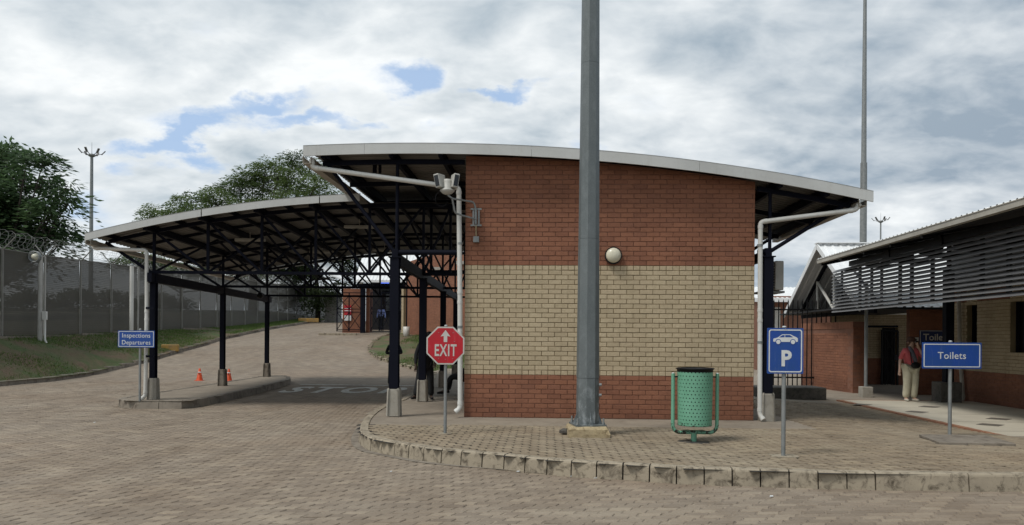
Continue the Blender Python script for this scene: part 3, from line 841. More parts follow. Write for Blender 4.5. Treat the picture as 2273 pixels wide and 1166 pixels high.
# ------------------------------------------------------------------ main building
bld = empty('brick_building', OB+Vector((0, 0, .18)), 'red and cream brick building under a long curved white-edged roof', 'building')
ZB = .17
bf = -.36                                        # plane of the roof's front fascia
TOPP = [(673.7, 325.4), (809.6, 321.7), (960, 319.8), (1080, 323), (1240, 328.8), (1390, 341), (1552, 360), (1700, 382), (1850, 409), (1937.7, 426)]
pa = [inB(x, y, bf) for x, y in TOPP]
cf = np.polyfit([p[0] for p in pa], [p[1] for p in pa], 3)
def zr(a): return float(np.polyval(cf, a))
A0, A1 = pa[0][0], pa[-1][0]
FT = .172
print('roof a', A0, A1, zr(0), zr(WALL_L))
zc = CAMZ+(750-588-1)*13.75/1700                 # top of the cream band
C_ = .0852
nlow = 9; ncream = 23
zlow0 = ZB-.03; zcream0 = zc-ncream*C_; nlow = round((zcream0-zlow0)/C_+.3); zlow0 = zcream0-nlow*C_
bands = [(zlow0, nlow, 'red', 'red'), (zcream0, ncream, 'cream', 'cream'), (zc, 32, 'red', 'red')]
wtop = lambda u: zr(u)-.11
wall, nb = brick_wall(bld, 'front_wall', B(0, 0, 0), EA, -EB, WALL_L, bands, wtop, 300, seed=3)
print('bricks', nb)
sidew = []
for (o_, u_, n_, ln, nm) in ((B(0, 4.7, 0), -EB, -EA, 4.67, 'side_wall'), (B(WALL_L, .03, 0), EB, EA, 4.67, 'side_wall'), (B(WALL_L, 4.7, 0), -EA, EB, WALL_L, 'rear_wall')):
    tp = (lambda u: zr(0)-.11) if u_ == -EB else ((lambda u: zr(WALL_L)-.11) if u_ == EB else (lambda u: zr(WALL_L-u)-.11))
    o_ = o_-n_*.0 
    brick_wall(bld, nm, o_, u_, n_, ln, bands, tp, 0, depth=.2, seed=len(sidew)+9); sidew.append(1)

# curved roof sheet with ribs, purlins and fascia
def curved_roof(owner, pt, s0, s1, d0, d1, pitch, matu, ns=26, thick=.028, name='roof_sheet'):
    """pt(s, d) -> world point of the top; ribs follow the curve"""
    ds = []; hs = []
    d = d0; k = 0
    while d < d1-.01:
        for off, h in ((0, 0), (.55, 0), (.64, 1), (.91, 1)):
            q = d+off*pitch
            if q < d1: ds.append(q); hs.append(h*thick)
        d += pitch
    ds.append(d1); hs.append(0)
    ss = np.linspace(s0, s1, ns)
    V = []; 
    for s_ in ss:
        for q, h in zip(ds, hs): p = pt(s_, q); V.append((p.x, p.y, p.z-.030+h))
    m = len(ds); Fq = [(i*m+j, (i+1)*m+j, (i+1)*m+j+1, i*m+j+1) for i in range(ns-1) for j in range(m-1)]
    off = origin(owner)
    o = link(name, np_mesh(name, np.array(V)-np.array(off), Fq, matu), owner, off)
    return o
rpt = lambda a, b: B(a, b, zr(a))
curved_roof(bld, rpt, A0+.03, A1-.05, bf+.02, 6.0, .19, M['soffit'])
def fascia(owner, pt, s_edges, d, thick, outw, mat, name='fascia', wid=.03):
    for i in range(len(s_edges)-1):
        sa, sb = s_edges[i]+.002, s_edges[i+1]-.002; m = MB(); n = 7; V = []
        for k in range(n):
            s_ = sa+(sb-sa)*k/(n-1); p = pt(s_, d); e = (pt(s_+.02, d)-pt(s_-.02, d)).normalized(); up = Vector((-e.z*0, 0, 1))
            q = outw
            V += [p+q*wid+up*.012, p+up*.012, p-up*thick, p+q*wid-up*thick]
        Fq = []
        for k in range(n-1):
            for j in range(4): Fq.append((k*4+j, k*4+(j+1) % 4, (k+1)*4+(j+1) % 4, (k+1)*4+j))
        Fq += [(0, 3, 2, 1), tuple((n-1)*4+j for j in range(4))]
        m.add(V, Fq)
        # folded lip along the top
        m.build(name, mat, owner)
a_j = lambda x, y: inB(x, y, bf)[0]
fed = [A0, a_j(809.6, 322), a_j(1180, 326), a_j(1552, 360), A1]
fascia(bld, rpt, fed, bf, FT, -EB, M['white'])
# capping behind the fascia (bright roof edge)
m = MB()
for k in range(24):
    a, b = A0+(A1-A0)*k/24, A0+(A1-A0)*(k+1)/24
    m.add([B(a, bf-.036, zr(a)+.014), B(b, bf-.036, zr(b)+.014), B(b, bf+.12, zr(b)+.018), B(a, bf+.12, zr(a)+.018)], [(0, 1, 2, 3)])
m.build('roof_capping', M['roofwhite'], bld)
# side fascia + gutters
def gutter_fn(p, q, w=.12, h=.11, inward=Vector((1, 0, 0))):
    def fn(m):
        p_, q_ = Vector(p), Vector(q); d = (q_-p_).normalized(); x = inward.normalized(); z = Vector((0, 0, 1))
        sec = [(0, 0), (w, 0), (w, h), (w-.008, h), (w-.008, .008), (.008, .008), (.008, h), (-.012, h+.006), (-.012, h-.01), (0, h-.01)]
        m.prism(sec, p_, x, z, d, (q_-p_).length)
    return fn
part('gutter', M['gutter'], bld, gutter_fn(B(A0-.02, bf+.02, zr(A0)-FT-.12), B(A0-.02, 4.7, zr(A0)-FT-.12), .15, .12, EA))
part('gutter', M['gutter'], bld, gutter_fn(B(A1-.22, bf+.02, zr(A1)-FT-.06), B(A1-.22, 4.7, zr(A1)-FT-.06), .13, .10, EA))
# purlins / rafters of the upper roof
def Bm(name, p, q, w, h, owner=None, mat='navy'): return part(name, M[mat], owner or bld, lambda m: m.bar(p, q, w, h))
def Tm(name, p, q, r, owner=None, mat='navy', n=8): return part(name, M[mat], owner or bld, lambda m: m.tube(p, q, r, n=n))
for a in (A0+.33, -2.42, -1.30, -.42, WALL_L+.35, WALL_L+1.15, A1-.25):
    Bm('purlin', B(a, bf+.05, zr(a)-.13), B(a, 4.6, zr(a)-.13), .075, .15)
def arc_bar(name, a0, a1, b, dz, w, h, n=6, owner=None):
    def fn(m):
        for k in range(n):
            x, y = a0+(a1-a0)*k/n, a0+(a1-a0)*(k+1)/n
            m.bar(B(x, b, zr(x)-dz), B(y, b, zr(y)-dz), w, h)
    return part(name, M['navy'], owner or bld, fn)
for b in (-.02, 1.9, 4.1):
    arc_bar('rafter', A0+.25, -.02 if b < .1 else -.02, b, .235, .06, .085)
    arc_bar('rafter', WALL_L+.03, A1-.25, b, .235, .06, .085)
ac = -1.262; a_r = WALL_L+.225                    # column lines
zn = CAMZ+(750-562)*13.75/1700                    # node height
def post_base(owner, c, w, h, wb=None, mat='post_base'):
    wb = wb or w*1.12
    def fn(m):
        c_ = Vector(c)
        for (z0, w0, z1, w1) in ((0, wb, h*.93, w), (h*.93, w, h, w*.9)):
            V = []
            for z, ww in ((z0, w0), (z1, w1)):
                k = ww/2; ch = .03 if z1 < h or z == z0 else .03
                for sx, sy in ((-1, -1), (1, -1), (1, 1), (-1, 1)):
                    for (ax, ay) in ((k, k-ch), (k-ch, k)) if sx*sy < 0 else ((k-ch, k), (k, k-ch)):
                        V.append(c_+EA*sx*ax+EB*sy*ay+Vector((0, 0, z)))
            m.add(V, [(i, (i+1) % 8, 8+(i+1) % 8, 8+i) for i in range(8)]+[tuple(range(8, 16))])
    return part('column_base', M[mat], owner, fn)
def col_h(m, p, z0, z1, w, fl=.012):              # H-section column
    p = Vector(p); c = (z0+z1)/2; h = z1-z0; Mx = Matrix((EA, EB, Vector((0, 0, 1)))).transposed()
    for s_ in (-1, 1): m.box((p.x+EB.x*s_*(w/2-fl/2), p.y+EB.y*s_*(w/2-fl/2), c), (w, fl, h), Mx)
    m.box((p.x, p.y, c), (fl, w-2*fl, h), Mx)
def truss_side(a_c, a_in, a_out, b, zs_, gz, outstrut):
    """column, post, bottom chord and cantilever strut at one frame"""
    base = B(a_c, b, gz)
    if b < 1 or a_c > 0: post_base(bld, base, .225, .50)
    if b < 1 or a_c > 0: part('column', M['navy'], bld, lambda m: (col_h(m, base, gz+.49, zs_-.10, .16), m.box((base.x, base.y, zs_-.09), (.22, .20, .02))))
    Bm('column_head', B(a_c, b, zs_-.08), B(a_c, b, zs_+.06), .11, .11)
    Tm('king_post', B(a_c+.03, b, zs_), B(a_c+.03, b, zr(a_c)-.2), .032)
    Tm('bottom_chord', B(a_c-.03, b, zs_), B(a_in, b, zs_), .048)
    p, q = B(a_c, b, zs_-.02), B(a_out, b, zr(a_out)-.20)
    Tm('strut', p, q, .035)
for b in (-.02, 4.1):
    truss_side(ac, -.05, A0+.30, b, zn, ZP(-2.1, 13.7) if b < 1 else .18, 1)
    truss_side(a_r, WALL_L+.05, A1-.30, b, zn+.03, .17 if b < 1 else .10, 1)
# long beam over the column row, running back over the lower canopy too
XR = -1.98
pB = B(ac+.05, 0, zn-.14); qB = Vector((XR+.03, 27.2, zn-.13))
Bm('long_beam', pB, qB, .10, .20)
Bm('long_beam', B(a_r, 0, zn-.02), B(a_r, 4.6, zn-.02), .10, .16)
# rain pipes
def pipe(owner, pts, r=.042, mat='pipe', name='downpipe', rb=.06):
    P = [Vector(p) for p in pts]; out = [P[0]]
    for i in range(1, len(P)-1):
        u, v = (P[i-1]-P[i]).normalized(), (P[i+1]-P[i]).normalized()
        a, b = P[i]+u*rb, P[i]+v*rb
        for k in range(5):
            t = k/4; out.append(a*(1-t)**2+P[i]*2*t*(1-t)+b*t*t)
    out.append(P[-1])
    def fn(m):
        m.path(out, r, 12)
        for i in range(1, len(P)-1):                # sockets at the bends
            for w in ((P[i-1]-P[i]).normalized(), (P[i+1]-P[i]).normalized()):
                m.tube(P[i]+w*(rb+.0), P[i]+w*(rb+.055), r*1.13, n=12)
    return part(name, M[mat], owner, fn)
pb = -.09
dp = pipe(bld, [bp(693, 352, -.25), bp(693, 372, -.25), bp(1018.5, 417, pb), bp(1021, 660, pb), bp(1021.5, 906, pb), bp(1011, 915, pb-.03)], .044)
def collar(owner, px, py, b, r=.055):
    c = bp(px, py, b); part('pipe_clip', M['galv2'], owner, lambda m: (m.tube(c-Vector((0, 0, .02)), c+Vector((0, 0, .02)), r, n=14), m.box(c+EB*.05, (.03, .09, .03))))
for y in (541, 726): collar(dp, 1021, y, pb, .050)
dp2 = pipe(bld, [bp(1906, 456, -.25), bp(1901, 466, -.25), bp(1688, 493, pb), bp(1687, 700, pb), bp(1686.5, 921, pb), bp(1693, 930, pb-.05)], .042)
for y in (545, 760): collar(dp2, 1687, y, pb, .050)
# bulkhead lamp
lp = empty('bulkhead_lamp', bp(1361, 568, -.02), 'round white globe wall lamp with black rim on the red brick', 'wall lamp')
c = bp(1361, 568, 0)
def disc(m, c, r, d0, d1, n=28, axis=None):
    ax = axis or -EB; m.tube(c+ax*d0, c+ax*d1, r, n=n)
part('rim', M['black'], lp, lambda m: disc(m, c, .152, .0, .075))
part('globe', M['globe'], lp, lambda m: m.ball(c-EB*.075, .133, 24, 14, (1, .62, 1), Matrix((EA, EB, Vector((0, 0, 1)))).transposed()))
# floodlight / camera unit on its bracket
fl = empty('camera_bracket', bp(1057, 483, -.02), 'grey pipe bracket holding a white twin-head camera unit beside the downpipe', 'security camera')
wp = bp(1057, 483, -.02)
Z = Vector((0, 0, 1))
part('wall_plate', M['galv2'], fl, lambda m: (m.bar(wp-EA*.048-Z*.14-EB*.01, wp-EA*.048+Z*.14-EB*.01, .035, .02, EB), m.bar(wp+EA*.048-Z*.14-EB*.01, wp+EA*.048+Z*.14-EB*.01, .035, .02, EB),
     m.bar(wp-EA*.10+Z*.145-EB*.02, wp+EA*.10+Z*.145-EB*.02, .025, .03), m.bar(wp-EA*.10-Z*.145-EB*.02, wp+EA*.10-Z*.145-EB*.02, .025, .03)), .003)
part('vertical_tube', M['galv2'], fl, lambda m: m.tube(wp-Z*.13-EB*.06, wp+Z*.14-EB*.06, .021, n=10))
unit = bp(993, 424, -.42)
pipe(fl, [wp+Z*.13-EB*.06, bp(1052, 449, -.10), bp(1003, 441, -.40), unit-Z*.06], .016, 'galv2', 'upper_arm', .05)
pipe(fl, [wp-Z*.04-EB*.06, bp(1010, 474, -.32), bp(1004, 442, -.40)], .016, 'galv2', 'lower_arm', .06)
part('conduit', M['plinth'], fl, lambda m: m.tube(wp-Z*.15-EB*.03, bp(1057, 527, -.02), .012))
jb = bp(1057, 532, -.04); part('junction_box', M['galv2'], fl, lambda m: m.box(jb, (.105, .08, .105)), .006)
cu = part('camera_mount', M['acwhite'], fl, lambda m: m.lathe(unit, [(.03, -.07), (.085, -.045), (.13, .0), (.13, .012), (.075, .04), (.07, .16), (.06, .20), (0, .205)], 20))
for sgn, tl in ((-1, -.28), (1, .22)):
    hc = unit+EA*sgn*.125+Z*.165
    Mx = (Matrix((EA, EB, Z)).transposed() @ Matrix.Rotation(tl*.7, 3, 'Y') @ Matrix.Rotation(sgn*.35, 3, 'Z'))
    hd = part('camera_head', M['acwhite'], fl, lambda m: m.box(hc, (.10, .26, .24), Mx), .012)
    part('lens_window', M['glass'], hd, lambda m: m.box(hc+Mx @ Vector((-sgn*.0, -.133, 0)), (.075, .006, .19), Mx))
def cable(m):
    c0 = unit-Z*.10-EA*.10; pts = [c0+Vector((math.cos(t)*.11, 0, math.sin(t)*.13-.04)) for t in np.linspace(.6, 5.9, 16)]; m.path(pts, .005, 5)
part('cable', M['black'], fl, cable)
# fittings hanging in the upper roof
ft = bp(832, 370, .8)
part('bracket', M['navy'], bld, lambda m: (m.box(ft, (.07, .07, .24)), m.box(ft+EA*.10-Z*.05, (.05, .05, .16))))

# ------------------------------------------------------------------ lower canopy
cx0, cxr, cz = -7.85, XR, 16.9
can = empty('canopy', (-5, 21.5, 0), 'long low canopy with curved roof and navy truss frames over the road', 'canopy')
def XL(Y): return -7.955-.055*(Y-17)
LT = [(188.3, 520.5), (280, 497.3), (365, 480.5), (447.6, 465.6), (570, 450), (713, 435.8), (771, 432.5)]
def lower_pt(px, py): q = at(px, py, 16.4); return q
ls = [(lower_pt(x, y).x, lower_pt(x, y).z) for x, y in LT]
cl = np.polyfit([(x-XL(16.4))/(XR-XL(16.4)) for x, z in ls], [z for x, z in ls], 2)
S0 = (ls[0][0]-XL(16.4))/(XR-XL(16.4)); S1 = 1.17
def zl(s): return float(np.polyval(cl, s))
print('lower', S0, zl(0), zl(.5), zl(1))
def lp_(s, Y): return Vector((XL(Y)+(XR-XL(Y))*s, Y, zl(s)))
Y0, Y1 = 16.4, 27.0
SF = (at(800, 440, 16.4).x-XL(16.4))/(XR-XL(16.4))
curved_roof(can, lp_, S0, SF, Y0+.02, 17.3, .19, M['soffit'], 24)
curved_roof(can, lp_, S0, S1, 17.3, Y1, .19, M['soffit'], 30)
part('edge_beam', M['navy'], can, lambda m: [m.bar(lp_(SF+(S1-SF)*k/4, 17.35)-Z*.10, lp_(SF+(S1-SF)*(k+1)/4, 17.35)-Z*.10, .06, .12) for k in range(4)])
f_ = lambda px, py: (lower_pt(px, py).x-XL(16.4))/(XR-XL(16.4))
fascia(can, lp_, [S0, f_(448, 466), f_(710, 436), SF], Y0, .145, Vector((0, -1, 0)), M['white'])
fascia(can, lp_, [S0, .5, S1], Y1+.03, .145, Vector((0, 1, 0)), M['white'])
m = MB()
for k in range(24):
    a, b = S0+(SF-S0)*k/24, S0+(SF-S0)*(k+1)/24
    m.add([lp_(a, Y0-.036)+Z*.014, lp_(b, Y0-.036)+Z*.014, lp_(b, Y0+.1)+Z*.018, lp_(a, Y0+.1)+Z*.018], [(0, 1, 2, 3)])
m.build('roof_capping', M['roofwhite'], can)
part('gutter', M['gutter'], can, gutter_fn(lp_(S0, Y0+.02)-Z*.22, lp_(S0, Y1)-Z*.22, .12, .10, Vector((1, 0, 0))))
zn2 = CAMZ+1.395
FR = (17.0, 21.75, 26.5)
S = [i*.2 for i in range(6)]
for fi, Y in enumerate(FR):
    tr = empty('truss', lp_(0, Y)); tr.parent = can; tr.location = lp_(0, Y)-origin(can)
    P_ = lambda s, z=None: Vector((XL(Y)+(XR-XL(Y))*s, Y, zl(s)-.15 if z is None else z))
    part('bottom_chord', M['navy'], tr, lambda m: m.bar(P_(-.02, zn2), P_(1.13, zn2), .065, .065))
    def tc(m):
        for k in range(14):
            a, b = S0+.04+(S1-.03-S0-.04)*k/14, S0+.04+(S1-.03-S0-.04)*(k+1)/14; m.bar(P_(a), P_(b), .06, .08)
    part('top_chord', M['navy'], tr, tc)
    for s in S+[1.1]: part('post', M['navy'], tr, lambda m: m.bar(P_(s, zn2), P_(s), .055, .055))
    for i in range(5):
        p, q = (P_(S[i]), P_(S[i+1], zn2)) if i < 4 else (P_(S[i], zn2), P_(S[i+1]))
        part('diagonal', M['navy'], tr, lambda m: m.bar(p, q, .05, .05))
    part('strut', M['navy'], tr, lambda m: m.bar(P_(0, zn2-.05), P_(S0+.03), .06, .06))
    part('strut', M['navy'], tr, lambda m: m.bar(P_(1.0, zn2), P_(1.1), .05, .05))
# raking members between the frames
for Ya, Yb in ((17.0, 21.75), (21.75, 26.5)):
    ym = (Ya+Yb)/2
    for s in (.1, .3, .5, .7, .9):
        for (sa, ya) in ((s-.1, Ya), (s+.1, Yb)):
            p = lp_(s, ym)-Z*.15; q = lp_(sa, ya); q.z = zn2
            part('brace', M['navy'], can, lambda m: m.bar(p, q, .04, .04))
for s in S: 
    ys_ = Y0+.1 if s < SF else 17.35; part('purlin', M['navy'], can, lambda m: m.bar(lp_(s, ys_)-Z*.11, lp_(s, Y1-.1)-Z*.11, .09, .15))
for s in (S0+.06, .1, .3, .5, .7, .9, 1.1):
    ys_ = Y0+.1 if s < SF else 17.35; part('purlin', M['navy'], can, lambda m: m.bar(lp_(s, ys_)-Z*.075, lp_(s, Y1-.1)-Z*.075, .05, .08))
for ya in (18.6, 20.2, 23.3, 24.9):
    def fn(m):
        for k in range(12):
            a, b = S0+.03+(S1-S0-.06)*k/12, S0+.03+(S1-S0-.06)*(k+1)/12; m.bar(lp_(a, ya)-Z*.07, lp_(b, ya)-Z*.07, .04, .06)
    part('rafter', M['navy'], can, fn)
# columns
for i, Y in enumerate(FR):
    x = XL(Y); gz = .175+G(x, Y); p = Vector((x, Y, gz))
    post_base(can, p, .205, .47, mat='kerb2' if i else 'post_base')
    part('column', M['navy'], can, lambda m: (col_h(m, p, gz+.46, zn2-.22, .125, .012), m.box((x, Y, zn2-.23), (.22, .20, .02)), m.box((x, Y, zn2-.12), (.14, .10, .2))))
    x = XR+(.02 if i else 0); gz = .18+G(x, Y); p2 = Vector((x, Y, gz))
    if i < 3:
        post_base(can, p2, .215, .48, mat='post_base' if i == 0 else 'kerb2')
        part('column', M['navy'], can, lambda m: (col_h(m, p2, gz+.47, zn-.22, .15, .012), m.box((x, Y, zn-.23), (.2, .2, .02))))
part('long_beam', M['navy'], can, lambda m: m.bar((XL(16.75), 16.75, zn2-.13), (XL(26.9), 26.9, zn2-.13), .10, .20))
# downpipe of the lower canopy, in front of the first column
q1 = lambda px, py, Y: at(px, py, Y)
d3 = pipe(can, [q1(207, 540, 16.78), q1(207, 551, 16.78), q1(325.5, 556, 16.80), q1(325.5, 700, 16.80), q1(322.5, 879, 16.80), q1(314, 885, 16.78)], .040)
for y in (684, 791):
    c = q1(333, y, 16.75); part('pipe_bracket', M['navy'], d3, lambda m: m.box(c, (.17, .04, .045)))
# light fittings under the roof
for (s, Y) in ((.24, 19.3), (.40, 23.2), (.70, 19.0), (.68, 24.0)):
    c = lp_(s, Y)-Z*.30; f = part('light_fitting', M['tube'], can, lambda m: (m.box(c, (.75, .12, .07)), m.bar(c+Z*.03, c+Z*.2, .02)), .01)
# security light hanging on the first frames' far side
c = Vector((-8.1, 24.6, zn2-.10)); part('camera_dome', M['black'], can, lambda m: (m.ball(c, .10, 12, 8), m.bar(c+Z*.05, c+Z*.3, .03)))

# ------------------------------------------------------------------ right-hand building
# frame Q(a, b, z): a across (into the building), b into depth, origin on the edge of the tiled walk
def qp(px, py, a):                               # point of plane a=const at a picture point
    da, db = px_dir(px, py); d = Vector((da, 1, db)); t = ORR.dot(RA)+a; t = t/d.dot(RA); p = d*t
    return Vector((p.x, p.y, CAMZ+p.z))
rb = empty('toilet_building', Q(3.3, 4, 0), 'cream and red brick building with grey louvre screen and tiled walk', 'building')
SZ = .045
bE = (qp(1870, 897, 0)-ORR).dot(RB)               # far end of the tiled slab
print('slab end b', bE)
# tiled walk
m = MB()
m.prism([(0, 0), (9, 0), (9, bE+8), (0, bE+8)], Q(.0, -8, SZ-.08), RA, RB, (0, 0, 1), .08)
walk = m.build('tiled_walk', M['tile']); tag(walk, kind='structure')
def slabjoint(m):
    for i in range(1, 14): m.box(Q(1.7, -8+i*1.55, SZ+.0015), (3.4, .008, .001), Matrix((RA, RB, Z)).transposed())
part('joints', M['tiledark'], walk, slabjoint)
for (x, y) in ((2063, 903), (2035, 914.5), (1912, 898), (2217, 930), (2198, 943), (2161, 916), (2150, 905)):
    if (x, y) in ((2150, 905), (2161, 916)): continue
    c = on(x, y, SZ+.003)
    part('dark_tile', M['tiledark'], walk, lambda m: m.prism([(0, -.26), (.26, 0), (0, .26), (-.26, 0)], c, RA, RB, (0, 0, 1), .002))
# brick edging along the walk
k = 0; b = -4.5
me = MB(); me.box((0, 0, 0), (.115, .212, .07)); em = me.mesh('edging_brick', M['edgebrick'])
while b < bE+.1:
    o = link('edging_brick', em, walk, Q(-.06, b, SZ-.033)); o.rotation_euler = (random.gauss(0, .01), random.gauss(0, .012), -TR+random.gauss(0, .006)); b += .222
a = .06
while a < 3.4:
    o = link('edging_brick', em, walk, Q(a, bE+.06, SZ-.034)); o.rotation_euler = (0, 0, -TR+R(90)); a += .222
# concrete strip beyond
m = MB(); m.prism([(-2.4, bE+.12), (4.5, bE+.12), (4.5, 22), (-2.4, 22)], Q(0, 0, -.045), RA, RB, (0, 0, 1), .06); cs = m.build('concrete_path', M['walk']); tag(cs, kind='structure')
m = MB(); m.prism([(-6.0, 7.3), (-2.4, 7.3), (-2.4, 14), (-6.0, 14)], Q(0, 0, -.05), RA, RB, (0, 0, 1), .06); cs = m.build('concrete_path', M['walk']); tag(cs, kind='structure')

AW = 3.30                                        # wall plane
c_end = (qp(2108, 892, AW)-ORR).dot(RB); print('wall end b', c_end)
zb = qp(2142, 823, AW).z; zb2 = qp(2270, 831, AW).z; print('band z', zb, zb2)
zband = (zb+zb2)/2
nl = 10
W2 = c_end+4.0
wl = zband-.0852*nl
bands2 = [(wl, nl, 'red', 'red'), (zband, 21, 'cream', 'plain'), (zband+21*.0852, 6, 'red', 'red')]
# the visible wall is built in runs around its two window slots
def slot(pxa, pxb, pyt, pyb):
    p, q = qp(pxa, pyt, AW), qp(pxb, pyt, AW); r_ = qp(pxa, pyb, AW)
    return (q-ORR).dot(RB), (p-ORR).dot(RB), r_.z, p.z
w1 = slot(2146, 2169, 675, 772); w2 = slot(2242, 2268, 668, 782)
print('slots', w1, w2)
wallr = None
def run(b0, b1, bands, top, seed, npc=0):
    return brick_wall(rb, 'front_wall', Q(AW, b1, 0), -RB, -RA, b1-b0, bands, top, npc, depth=.25, seed=seed)[0]
topz = zband+23*.0852+.3
w2b = (w2[0]-.15, w2[1], w2[2], w2[3])
run(w1[1], c_end, bands2, lambda u: 2.95, 31)
run(w2b[1], w1[0], bands2, lambda u: 2.95, 32, 110)
run(-6.0, w2b[0], bands2, lambda u: 2.95, 33)
for (b0, b1, z0, z1) in (w1, w2b):
    nlow_ = int(round((z0-zband)/.0852)); ntop = int(round((z1-zband)/.0852))
    run(b0, b1, [(wl, nl, 'red', 'red'), (zband, nlow_, 'cream', 'plain')], lambda u: zband+nlow_*.0852, 35)
    run(b0, b1, [(zband+ntop*.0852, 12, 'cream', 'plain')], lambda u: 2.95, 36)
    wd = part('window', M['navy'], rb, lambda m: [m.bar(Q(AW+.16, b_, zband+nlow_*.0852), Q(AW+.16, b_, zband+ntop*.0852), .05, .05) for b_ in (b0+.03, b1-.03, (b0+b1)/2)])
    part('pane', M['glass'], wd, lambda m: m.box(Q(AW+.19, (b0+b1)/2, zband+(nlow_+ntop)/2*.0852), (.01, b1-b0, (ntop-nlow_)*.0852), Matrix((RA, RB, Z)).transposed()))
# end wall (faces the camera) of the front block and the recessed entrance wall behind it
bR = (on(2050, 879, .0)-ORR).dot(RB)+.2; print('recess wall b', bR)
brick_wall(rb, 'end_wall', Q(AW, c_end, 0), RA, RB, 4, bands2, lambda u: 2.95, 0, depth=.2, seed=41)
DR = {'red': M['red_s'], 'cream': M['red_s']}
def frontal(px0, px1, bb, bnds, top, seed, npc=0, sm_=None, name='recess_wall', owner=None):
    d0, d1 = px_dir(px0, 800), px_dir(px1, 800)
    def hit(dx): d = Vector((dx, 1, 0)); t = (ORR.dot(RB)+bb)/d.dot(RB); return (d*t-ORR).dot(RA)
    a0, a1 = hit(d0[0]), hit(d1[0])
    return brick_wall(owner or rb, name, Q(a0, bb, 0), RA, -RB, a1-a0, bnds, lambda u: top, npc, depth=.22, seed=seed, smats=sm_)[0], a0, a1
wq, a0q, a1q = frontal(2019, 2135, bR, [(-.06, 38, 'red', 'red')], 2.54, 42)
bD = bR+5.2
# wall with the barred door: set further back
zc2 = .95
wd_, a0d, a1d = frontal(1850, 1924, bD, [(-.06, 12, 'red', 'red'), (.9624, 24, 'cream', 'plain')], 2.54, 43, name='door_wall')
wd2, a0e, a1e = frontal(1993, 2032, bD, [(-.06, 12, 'red', 'red'), (.9624, 24, 'cream', 'plain')], 2.54, 44, name='door_wall')
wd3, _, _ = frontal(1924, 1993, bD, [(2.06, 12, 'cream', 'plain')], 2.54, 45, name='door_wall')
wd4, _, _ = frontal(1924, 1957, bD, [(-.06, 12, 'red', 'red'), (.9624, 13, 'cream', 'plain')], 2.07, 46, name='door_wall')
def qf(px, py, bb):
    da, db = px_dir(px, py); d = Vector((da, 1, db)); t = (ORR.dot(RB)+bb)/d.dot(RB); p = d*t; return Vector((p.x, p.y, CAMZ+p.z))
part('lintel', M['navy'], rb, lambda m: m.bar(qf(1918, 725, bD-.03), qf(1993, 725, bD-.03), .05, .07))
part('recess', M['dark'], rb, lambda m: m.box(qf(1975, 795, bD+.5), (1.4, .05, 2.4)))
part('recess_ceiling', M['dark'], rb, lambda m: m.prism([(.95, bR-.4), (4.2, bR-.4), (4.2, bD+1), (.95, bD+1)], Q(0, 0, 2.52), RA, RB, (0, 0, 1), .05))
# barred security gate in the doorway
dg = empty('security_gate', qf(1975, 864, bD-.1), 'black barred security gate standing in the doorway beside the person in coral top', 'gate')
g0, g1 = qf(1957, 864, bD-.08), qf(1992, 866, bD-.08); gh = 2.12; gx = (g1-g0); gw = gx.length; gx.normalize()
def gp(u, v): return g0+gx*(u*gw)+Z*(v*gh)
part('frame', M['black'], dg, lambda m: [m.bar(gp(*p), gp(*q), .055, .055) for p, q in (((0, 0), (0, 1)), ((1, 0), (1, 1)), ((0, .02), (1, .02)), ((0, 1), (1, 1)), ((0, .52), (1, .52)))])
for u in (.2, .35, .65, .8): part('bar', M['black'], dg, lambda m: m.bar(gp(u, 0), gp(u, 1), .022, .022))
for (a_, b_) in (((.2, .58), (.8, .92)), ((.2, .92), (.8, .58)), ((.2, .06), (.8, .46)), ((.2, .46), (.8, .06)), ((0, .58), (1, .58)), ((0, .92), (1, .92)), ((0, .46), (1, .46))):
    part('brace', M['black'], dg, lambda m: m.bar(gp(*a_), gp(*b_), .025, .025))
part('lock_panel', M['black'], dg, lambda m: m.box(gp(.85, .55)-RB*.03, (.12, .03, .2)))
# columns of the walk
def round_post(px, pyb, pyt, Y, r, name, w, h, label, mat='galv2', bmat='dark_conc'):
    b0 = at(px, pyb, Y); e = empty(name, b0, label, 'post')
    m = MB(); return e, b0
pc = on(1921.5, 883, 0.0); t_ = at(1918, 600, pc.y)
pz = Vector((pc.x-.0, pc.y, 0))
def sqbase(p, w, h, owner, mat, name='column_base', bev=.02):
    return part(name, M[mat], owner, lambda m: m.box(p+Z*(h/2), (w, w, h), Matrix((RA, RB, Z)).transposed()), bev)
sqbase(pz, .30, .31, rb, 'post_base')
part('column', M['galv2'], rb, lambda m: m.tube(pz+Z*.3, pz+Z*3.2, .045, n=12))
pk = on(2101, 893, .03); sqbase(pk-RA*.0, .52, .52, rb, 'dark_conc')
pk2 = pk-RA*.0
part('column', M['navy'], rb, lambda m: m.box(pk+Z*1.9+RA*.03, (.20, .20, 3.0), Matrix((RA, RB, Z)).transposed()))
kb = on(2098, 893, .03)
# rain pipe on the wall
pA = AW-.08
pipe(rb, [qp(2128, 640, pA), qp(2131, 780, pA), qp(2138, 888, pA), qp(2127, 894, pA-.12)], .05, 'gutter')
